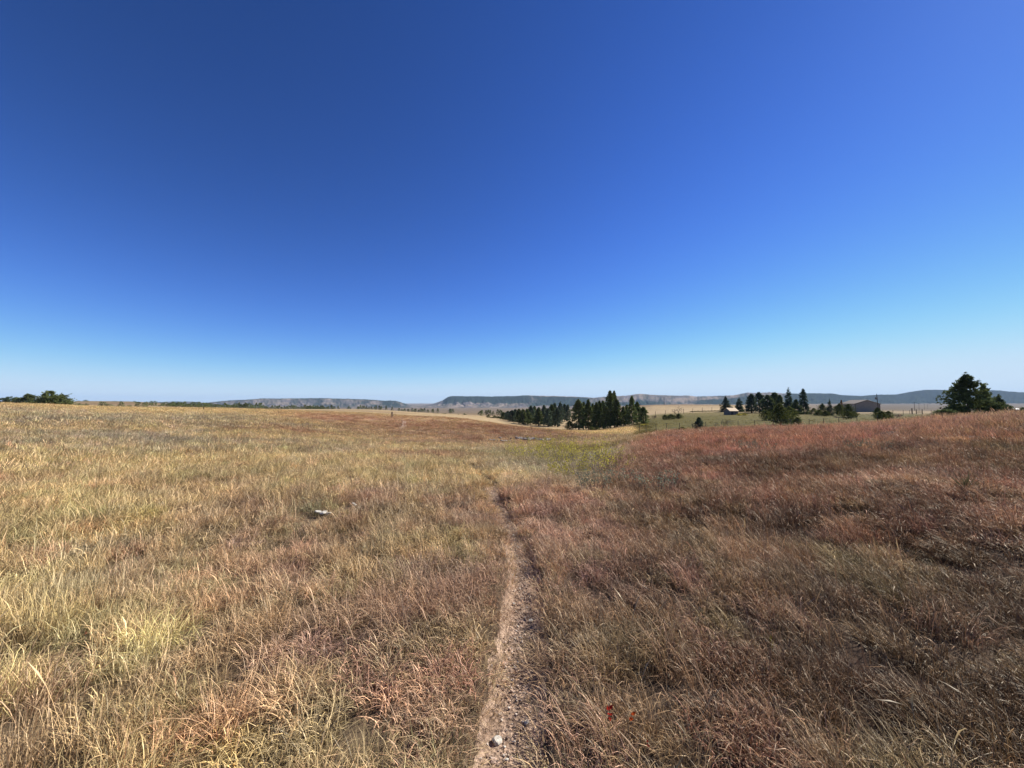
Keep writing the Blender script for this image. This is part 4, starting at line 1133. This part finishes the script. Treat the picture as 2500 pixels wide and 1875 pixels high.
# ------------------------------------------------------------------ yellow-green shrubs in the hollow
def leafy_shrub(px, Y, h, wd, label, seed, mat=M_yellow, dens=260, group='yellow-green shrubs in the hollow', name='shrub', lsz=.018):
    x = gx(px, Y); z = float(H(x, Y)); g = np.random.default_rng(seed); gr_ = random.Random(seed)
    root = bpy.data.objects.new(name, None); C.objects.link(root); root.location = (x, Y, z); tag(root, label, 'shrub', group)
    mb = MB(); cent = []; dirs = []
    for k in range(26):
        a = gr_.uniform(0, 6.28); q = wd * .5 * math.sqrt(gr_.random())
        b0 = Vector((q*math.cos(a)*.7, q*math.sin(a)*.7, -.02)); tp = Vector((q*math.cos(a)*1.3, q*math.sin(a)*1.3, h * gr_.uniform(.65, 1.05)))
        md = b0.lerp(tp, .5) + Vector((gr_.gauss(0,.02), gr_.gauss(0,.02), 0))
        mb.tube([b0, md, tp], [.004, .003, .0015], 3, cap=False)
        for j in range(dens // 26):
            f = gr_.uniform(.45, 1.02); p = b0.lerp(tp, f) + Vector((gr_.gauss(0,.035), gr_.gauss(0,.035), gr_.gauss(0,.02)))
            cent.append(tuple(p)); dirs.append((gr_.gauss(0,1), gr_.gauss(0,1), .3))
    mb.build('stems', M_twig, root)
    V, Fq, bl = spray(np.array(cent), np.array(dirs), g, 3, lsz, lsz*.45, .8)
    lf = put('leaves', mesh_np('leaves', V, Fq, mat, {'bl': ('FLOAT','FACE',bl)}), root); lf['kind'] = 'stuff'
SH = [(1385,9.4,.36,1.1,'sparse yellow-green shrub nearest the pink grass'),(1285,14.8,.52,1.5,'leftmost yellow-green shrub at the back of the hollow'),(1335,14.6,.60,1.5,'yellow-green shrub left of the middle, back of the hollow'),
      (1378,14.3,.72,1.4,'highest yellow-green shrub in the middle of the hollow'),(1425,13.6,.64,1.4,'yellow-green shrub right of the highest one'),
      (1465,12.6,.55,1.2,'yellow-green shrub beside the red slope'),(1405,11.4,.55,1.2,'nearer sparse yellow-green shrub with twigs showing'),
      (1350,12.4,.42,1.2,'low yellow-green shrub in front of the back row'),(1440,10.0,.50,1.1,'front yellow-green shrub above dark stems'),
      (1495,10.6,.48,1.0,'rightmost yellow-green shrub against the red slope'),(1300,12.9,.38,1.2,'low yellow-green shrub at the left front of the hollow')]
for i, (px, Y, h, wd, lab) in enumerate(SH): leafy_shrub(px, Y, h * 1.25, wd, lab, 300 + i, dens=620 if i < 5 else 330, lsz=.022)
for i, (px, Y, h, wd, lab) in enumerate([(1445,7.4,.42,.8,'dark twiggy grey-green shrub below the yellow ones'),(1600,7.3,.40,.7,'grey-green forb clump at the foot of the red slope'),(1500,8.2,.4,.8,'grey-green forb clump right of the dark twiggy one'),
                          (1850,10.5,.35,.9,'grey-green clump high on the red slope'),(2110,9.2,.3,.8,'dull green clump on the red slope near the dark hollow')]):
    leafy_shrub(px, Y, h, wd, lab, 340 + i, M_sageleaf, 260, 'grey-green forbs', 'forb', .02)

# yucca on the right slope
def blades_plant(name, px, row, n, L, wd, col, label, cat, seed, up=.6, part='leaf'):
    x, y, z = floor_at(px, row); g = random.Random(seed)
    root = bpy.data.objects.new(name, None); C.objects.link(root); root.location = (x, y, z); tag(root, label, cat)
    mat = leaf_mat(name + '_blade', col, trans=.15, var=.3)
    for k in range(n):
        mb = MB(); a = g.uniform(0, 6.28); t = g.uniform(.15, 1.25) * up * 1.6; l = L * g.uniform(.7, 1.1)
        d = Vector((math.sin(t)*math.cos(a), math.sin(t)*math.sin(a), math.cos(t))); s = d.cross(Vector((0,0,1))).normalized()
        nn_ = d.cross(s) * wd * .3
        mb.quadgrid([-s*wd*.4, s*wd*.4, d*l*.5 + s*wd*.5, d*l*.5 + nn_, d*l*.5 - s*wd*.5, d*l], [(0,1,2,3),(0,3,4),(4,3,5),(3,2,5)])
        mb.build(part, mat, root)
    return root
blades_plant('yucca_plant', 2345, 1200, 46, .31, .010, (.19,.175,.09), 'spiky green yucca rosette in the grass on the right slope', 'yucca', 3, .8)
blades_plant('leafy_plant', 1865, 1590-20, 7, .12, .010, (.35,.30,.05), 'single tuft of upright yellow leaves low on the right slope', 'plant', 4, .3)
# red-leaved seedlings by the trail
M_redleaf = leaf_mat('red_leaf', (.42,.035,.022), trans=.35, var=.35)
M_orange = leaf_mat('orange_leaf', (.65,.12,.03), trans=.35, var=.3)
def red_plant(px, row, label, mat, seed, n=5, s=.022, lift=.13):
    x, y, z = floor_at(px, row); g = random.Random(seed)
    root = bpy.data.objects.new('seedling', None); C.objects.link(root); root.location = (x, y, z); tag(root, label, 'plant', 'small red-leaved seedlings')
    mb = MB(); mb.tube([(0,0,0),(.005,0,lift*.5),(0,.004,lift)], [.0016,.0014,.001], 4); mb.build('stem', M_twig, root)
    for k in range(n):
        a = g.uniform(0, 6.28); d = Vector((math.cos(a), math.sin(a)-.5, g.uniform(-.2,.6))).normalized(); q = d.cross(Vector((0,0,1))).normalized()
        b0 = Vector((0,0,lift - .008*k)); mb = MB(); l = s * g.uniform(.8, 1.3); c_ = d.cross(q)*l*.12
        mb.quadgrid([b0, b0 + d*l*.45 + q*l*.42, b0 + d*l*1.1, b0 + d*l*.45 - q*l*.42, b0 + d*l*.5 + c_], [(0,1,4),(1,2,4),(2,3,4),(3,0,4)])
        mb.build('leaf', mat, root)
red_plant(1478, 1790, 'deep red leaves of a seedling right of the trail, the left one', M_redleaf, 1, 5, .022, .17)
red_plant(1530, 1800, 'orange-red leaves of a seedling right of the trail, the right one', M_orange, 2, 4, .022, .17)
red_plant(1568, 1850, 'dark red leaf cluster low at the bottom, right of the seedlings', M_redleaf, 3, 3, .011)
red_plant(236, 1580, 'small red seedling in the straw grass at lower left', M_redleaf, 4, 3, .014)

# ------------------------------------------------------------------ posts, fences, poles
M_wood = simple_mat('weathered_wood', (.17,.115,.08), .9, .35, 20, stretch=(1,1,.2), bump=.3)
M_darkwood = simple_mat('dark_wood', (.07,.055,.045), .9, .3, 10, stretch=(1,1,.2))
M_steel = simple_mat('dull_steel', (.16,.15,.14), .6, .2, 10, metallic=.4)
M_wire = simple_mat('fence_wire', (.25,.24,.23), .5, .1, 10, metallic=.7)
# squared wooden trail post
x, y, z = gx(943, 72), 72, float(H(gx(943,72), 72))
root = bpy.data.objects.new('trail_post', None); C.objects.link(root); root.location = (gx(958,72), 72, float(H(gx(958,72),72))); tag(root, 'dark squared wooden post beside the trail on the hilltop', 'post')
mb = MB(); mb.box(-.11,.11,-.09,.09,-.1,1.0); mb.build('post', M_wood, root)
mb = MB(); mb.quadgrid([(-.115,-.095,1.0),(.115,-.095,1.0),(.115,.095,1.0),(-.115,.095,1.0),(-.08,-.06,1.05),(.08,-.06,1.05),(.08,.06,1.05),(-.08,.06,1.05)], [(0,1,5,4),(1,2,6,5),(2,3,7,6),(3,0,4,7),(4,5,6,7),(3,2,1,0)]); mb.build('cap', M_wood, root)
mb = MB(); mb.box(-.06,.06,-.098,-.0925,.62,.9); mb.build('marker_plate', M_darkwood, root)
# thin stake on the left
Yp = 46; root = bpy.data.objects.new('trail_stake', None); C.objects.link(root); root.location = (gx(499,Yp), Yp, float(H(gx(499,Yp),Yp))); tag(root, 'thin stake with a small dark marker on top in the left field', 'stake')
mb = MB(); mb.tube([(0,0,-.05),(0.01,0,.55),(0,0,1.08)], .018, 6); mb.build('stake', M_wood, root)
mb = MB(); mb.box(-.055,.055,-.03,-.018,.82,1.05); mb.build('marker_plate', M_darkwood, root)
mb = MB(); 
for k in range(14):
    a = k*.9; mb.tube([(0,0,.0),(.10*math.cos(a),.08*math.sin(a),.12),(.17*math.cos(a),.14*math.sin(a),.20)], [.008,.005,.002], 3, cap=False)
mb.build('dry_weeds', M_wood, root)

def fence(spec, Y, label, hp, rad, mat, wires=3, name='wire_fence'):
    p0 = spec[0]; x0 = gx(p0[0], p0[1]); base = Vector((x0, p0[1], float(H(x0, p0[1], False))))
    root = bpy.data.objects.new(name, None); C.objects.link(root); root.location = base; tag(root, label, 'fence')
    me = None; tops = []
    for px, yy in spec:
        xx = gx(px, yy); p = Vector((xx, yy, float(H(xx, yy, False)))) - base; tops.append(p)
        if me is None:
            mb = MB(); mb.tube([(0,0,-.2),(0,0,hp*.5),(0,0,hp)], [rad, rad, rad*.92], 6); me = mb.mesh('fence_post', mat)
        o = put('fence_post', me, root, p); o.rotation_euler = (random.gauss(0,.03), random.gauss(0,.03), 0)
    for k in range(wires):
        h = hp * (.28 + .66 * k / max(1, wires - 1))
        mb = MB(); mb.tube([t + Vector((0, 0, h)) for t in tops], .006, 3, cap=False); mb.build('wire', M_wire, root)
    return root
fence([(1560,56),(1576,56),(1600,55),(1626,55),(1657,54),(1689,54),(1722,53),(1760,53),(1800,52),(1840,52),(1885,51),(1930,51),(1973,50),(2008,50),(2045,50),(2090,50),(2140,49)], 55, 'wire fence with thin posts running along the meadow behind the red crest', 1.15, .035, M_darkwood, 4)
fence([(1600,150),(1623,152),(1645,155),(1668,158),(1690,162),(1714,166),(1737,170)], 160, 'tall-posted wire fence between the leafless tree and the dark spruces', 2.0, .07, M_wood, 4)
fence([(2150,128),(2178,130),(2203,130),(2219,131),(2271,133),(2286,134),(2310,134)], 130, 'wire fence right of the barn in front of the far plain', 1.45, .06, M_darkwood, 4)
root = bpy.data.objects.new('gate_frame', None); C.objects.link(root); bx_ = gx(2242,131); bz = float(H(bx_,131,False)); root.location = (bx_,131,bz); root.rotation_euler = (0,0,-.2)
tag(root, 'wooden H-shaped brace with crossbars in the fence line left of the largest pine', 'fence brace')
for sx_ in (-.85, .85):
    mb = MB(); mb.tube([(sx_,0,-.2),(sx_,0,1.65)], .10, 8); mb.build('post', M_darkwood, root)
for zz_ in (.6, 1.0):
    mb = MB(); mb.tube([(-.85,0,zz_),(.85,0,zz_)], .055, 6); mb.build('rail', M_darkwood, root)
mb = MB(); mb.tube([(0,0,-.2),(0,0,2.0)], .15, 8); o = mb.build('corner_post', M_darkwood); o.location = (gx(2224.5,131), 131, float(H(gx(2224.5,131),131,False))); tag(o, 'stout dark corner post left of the H-shaped brace', 'post')

def pole(px, Y, top, label, lean=0, trans=False, arm=1.2, rad=.13):
    x = gx(px, Y); z = float(H(x, Y, False)); h = CZ + (HOR - top)/F*Y - z
    root = bpy.data.objects.new('utility_pole', None); C.objects.link(root); root.location = (x, Y, z); tag(root, label, 'utility pole', 'utility poles')
    root.rotation_euler = (0, lean, -math.atan2(x, Y))
    mb = MB(); mb.tube([(0,0,-.3),(0,0,h*.5),(0,0,h)], [rad, rad*.85, rad*.7], 8); mb.build('pole', M_darkwood, root)
    if arm:
        mb = MB(); mb.box(-arm,arm,-.05,.05,h-.55,h-.42); ca_ = mb.build('crossarm', M_darkwood, root)
        for sx_ in (-arm*.9, -arm*.3, arm*.3, arm*.9):
            mb = MB(); mb.tube([(sx_,0,h-.42),(sx_,0,h-.25)], [.04,.05], 6); mb.build('insulator', M_steel, ca_)
    if trans:
        mb = MB(); mb.tube([(0,-.0,h-.2),(0,0,h+.1)], .03, 5); mb.build('lightning_rod', M_steel, root)
        mb = MB(); mb.tube([(-.42,0,h-2.3),(-.42,0,h-2.22),(-.42,0,h-1.45),(-.42,0,h-1.38)], [.18,.26,.26,.18], 10); tf_ = mb.build('transformer', M_steel, root)
        mb = MB(); mb.tube([(-.42,0,h-1.38),(-.42,0,h-1.15)], [.05,.06], 6); mb.build('bushing', M_steel, tf_)
    return root
pole(2143, 165, 962, 'dark utility pole with a transformer can, right of the barn', lean=-.045, trans=True, arm=0, rad=.16)
pole(2231, 330, 981, 'nearest of the small poles with crossarms left of the largest pine', arm=1.3, rad=.16)
pole(2242, 470, 984, 'second small pole in the line receding left of the largest pine', arm=1.2)
pole(2255, 620, 986, 'third small pole in the line receding left of the largest pine', arm=1.2)
pole(2263, 760, 987.5, 'farthest of the small poles left of the largest pine', arm=1.2)
pole(1621, 320, 968, 'thin lone pole on the tan field right of the central grove', arm=0, rad=.12)

# ------------------------------------------------------------------ shed and barn
M_tanwall = simple_mat('tan_steel_siding', (.26,.225,.18), .6, .06, 1.5)
M_brownroof = simple_mat('brown_steel_roof', (.115,.09,.07), .8, .08, 2)
M_trim = simple_mat('dark_trim', (.035,.03,.03), .5, .1, 2)
M_shedwall = simple_mat('shed_boards', (.17,.15,.13), .9, .25, 6, stretch=(1,1,.2))
M_shedroof = simple_mat('pale_wood_shingles', (.62,.47,.30), .8, .12, 5)
M_darkdoor = simple_mat('door_dark', (.05,.045,.04), .7, .1, 4)

def house(name, px, Y, rz, L, Wd, wh, rise, wallm, roofm, label, over=.25, gable_front=False):
    """ridge along local X (or local Y for a gable front)"""
    x = gx(px, Y); z = float(H(x, Y, False))
    root = bpy.data.objects.new(name, None); C.objects.link(root); root.location = (x, Y, z); root.rotation_euler = (0, 0, math.radians(rz) + (math.pi/2 if gable_front else 0))
    tag(root, label, 'building')
    hl, hw_ = L/2, Wd/2; t = .12
    for s in (-1, 1):
        mb = MB(); mb.box(-hl+t, hl-t, s*hw_ - (t if s > 0 else 0), s*hw_ + (t if s < 0 else 0), -.4, wh); mb.build('wall', wallm, root)
        mb = MB(); xa, xb = (s*hl - t, s*hl) if s > 0 else (s*hl, s*hl + t)
        pr = [(-hw_,-.4),(hw_,-.4),(hw_,wh),(0,wh+rise),(-hw_,wh)]
        pts = [(xa,p[0],p[1]) for p in pr] + [(xb,p[0],p[1]) for p in pr]
        mb.quadgrid(pts, [(0,1,2,3,4),(9,8,7,6,5)] + [(i,(i+1)%5+0,(i+1)%5+5,i+5)[::-1] for i in range(5)]); mb.build('gable_wall', wallm, root)
        sl = rise / hw_; e = over
        mb = MB(); y0, z0 = 0, wh+rise+.03; y1, z1 = s*(hw_+e), wh - sl*e + .03; th_ = .10
        mb.quadgrid([(-hl-e,y0,z0),(hl+e,y0,z0),(hl+e,y1,z1),(-hl-e,y1,z1),(-hl-e,y0,z0+th_),(hl+e,y0,z0+th_),(hl+e,y1,z1+th_),(-hl-e,y1,z1+th_)],
                    [(0,1,2,3),(7,6,5,4),(4,5,1,0),(5,6,2,1),(6,7,3,2),(7,4,0,3)]); mb.build('roof_panel', roofm, root)
    return root
shed = house('shed', 1783, 135, 6, 3.0, 3.3, 1.35, .95, M_shedwall, M_shedroof, 'small shed with a sunlit tan roof in the meadow before two dark spruces', .2)
mb = MB(); mb.box(.55,.85,.1,.35,2.0,2.75); mb.build('chimney', M_wood, shed)
mb = MB(); mb.box(-1.1,-.3,-1.68,-1.655,-.1,1.15); mb.build('door', M_darkdoor, shed)
mb = MB(); mb.box(.35,.95,-1.68,-1.655,.5,1.0); mb.build('window', M_darkdoor, shed)
barn = house('barn', 2096, 205, -17, 15, 10.4, 4.4, 1.9, M_tanwall, M_brownroof, 'large tan metal barn with a brown gabled roof behind the junipers', .25, True)
for s in (-1, 1):       # dark trim on gable rake and corners of the end facing us (local -X)
    mb = MB(); mb.tube([(-7.82, s*5.55, 4.22), (-7.82, 0, 6.36)], .13, 4); mb.build('rake_trim', M_trim, barn)
    mb = MB(); mb.box(-7.60,-7.505, s*5.2-.10, s*5.2+.10, -.3, 4.3); mb.build('corner_trim', M_trim, barn)
for k in range(11):
    yy = -4.6 + k * .92; hh = 4.4 + 1.9*(1-abs(yy)/5.2) - .12
    mb = MB(); mb.box(-7.535,-7.503, yy-.03, yy+.03, -.2, hh); mb.build('siding_rib', M_tanwall, barn)
wb = house('farm_building', 2475, 430, 10, 7, 5, 1.6, 1.2, simple_mat('white_paint', (.75,.75,.74), .6, .05, 2), M_trim, 'tiny white building with a dark roof on the plain at far right', .2)

# small groups: tell their members apart by their order from left to right
ORD = ['leftmost', 'second from left', 'third from left', 'fourth from left', 'fifth from left', 'sixth from left', 'seventh from left', 'eighth from left', 'ninth from left', 'tenth from left', 'eleventh from left', 'twelfth from left']
byl = {}
for o in C.objects:
    if o.parent is None and o.get('label'): byl.setdefault(o['label'], []).append(o)
for l, os_ in byl.items():
    if 1 < len(os_) <= 12:
        os_.sort(key=lambda o: math.atan2(o.location.x, o.location.y))
        for k, o in enumerate(os_):
            o['label'] = ('rightmost ' if k == len(os_) - 1 else ORD[k] + ', ') .replace('leftmost,', 'leftmost') + l

# ------------------------------------------------------------------ air
mb = MB(); mb.box(-17000, 17000, -17000, 17000, -64, 215)
m, t = new_mat('thin_haze'); out = N(t, 'ShaderNodeOutputMaterial'); pv = N(t, 'ShaderNodeVolumePrincipled')
pv.inputs['Color'].default_value = (.54, .74, 1, 1); pv.inputs['Density'].default_value = .000046; pv.inputs['Anisotropy'].default_value = .0
t.links.new(pv.outputs[0], out.inputs['Volume'])
hz = mb.build('haze', m); tag(hz, kind='stuff')
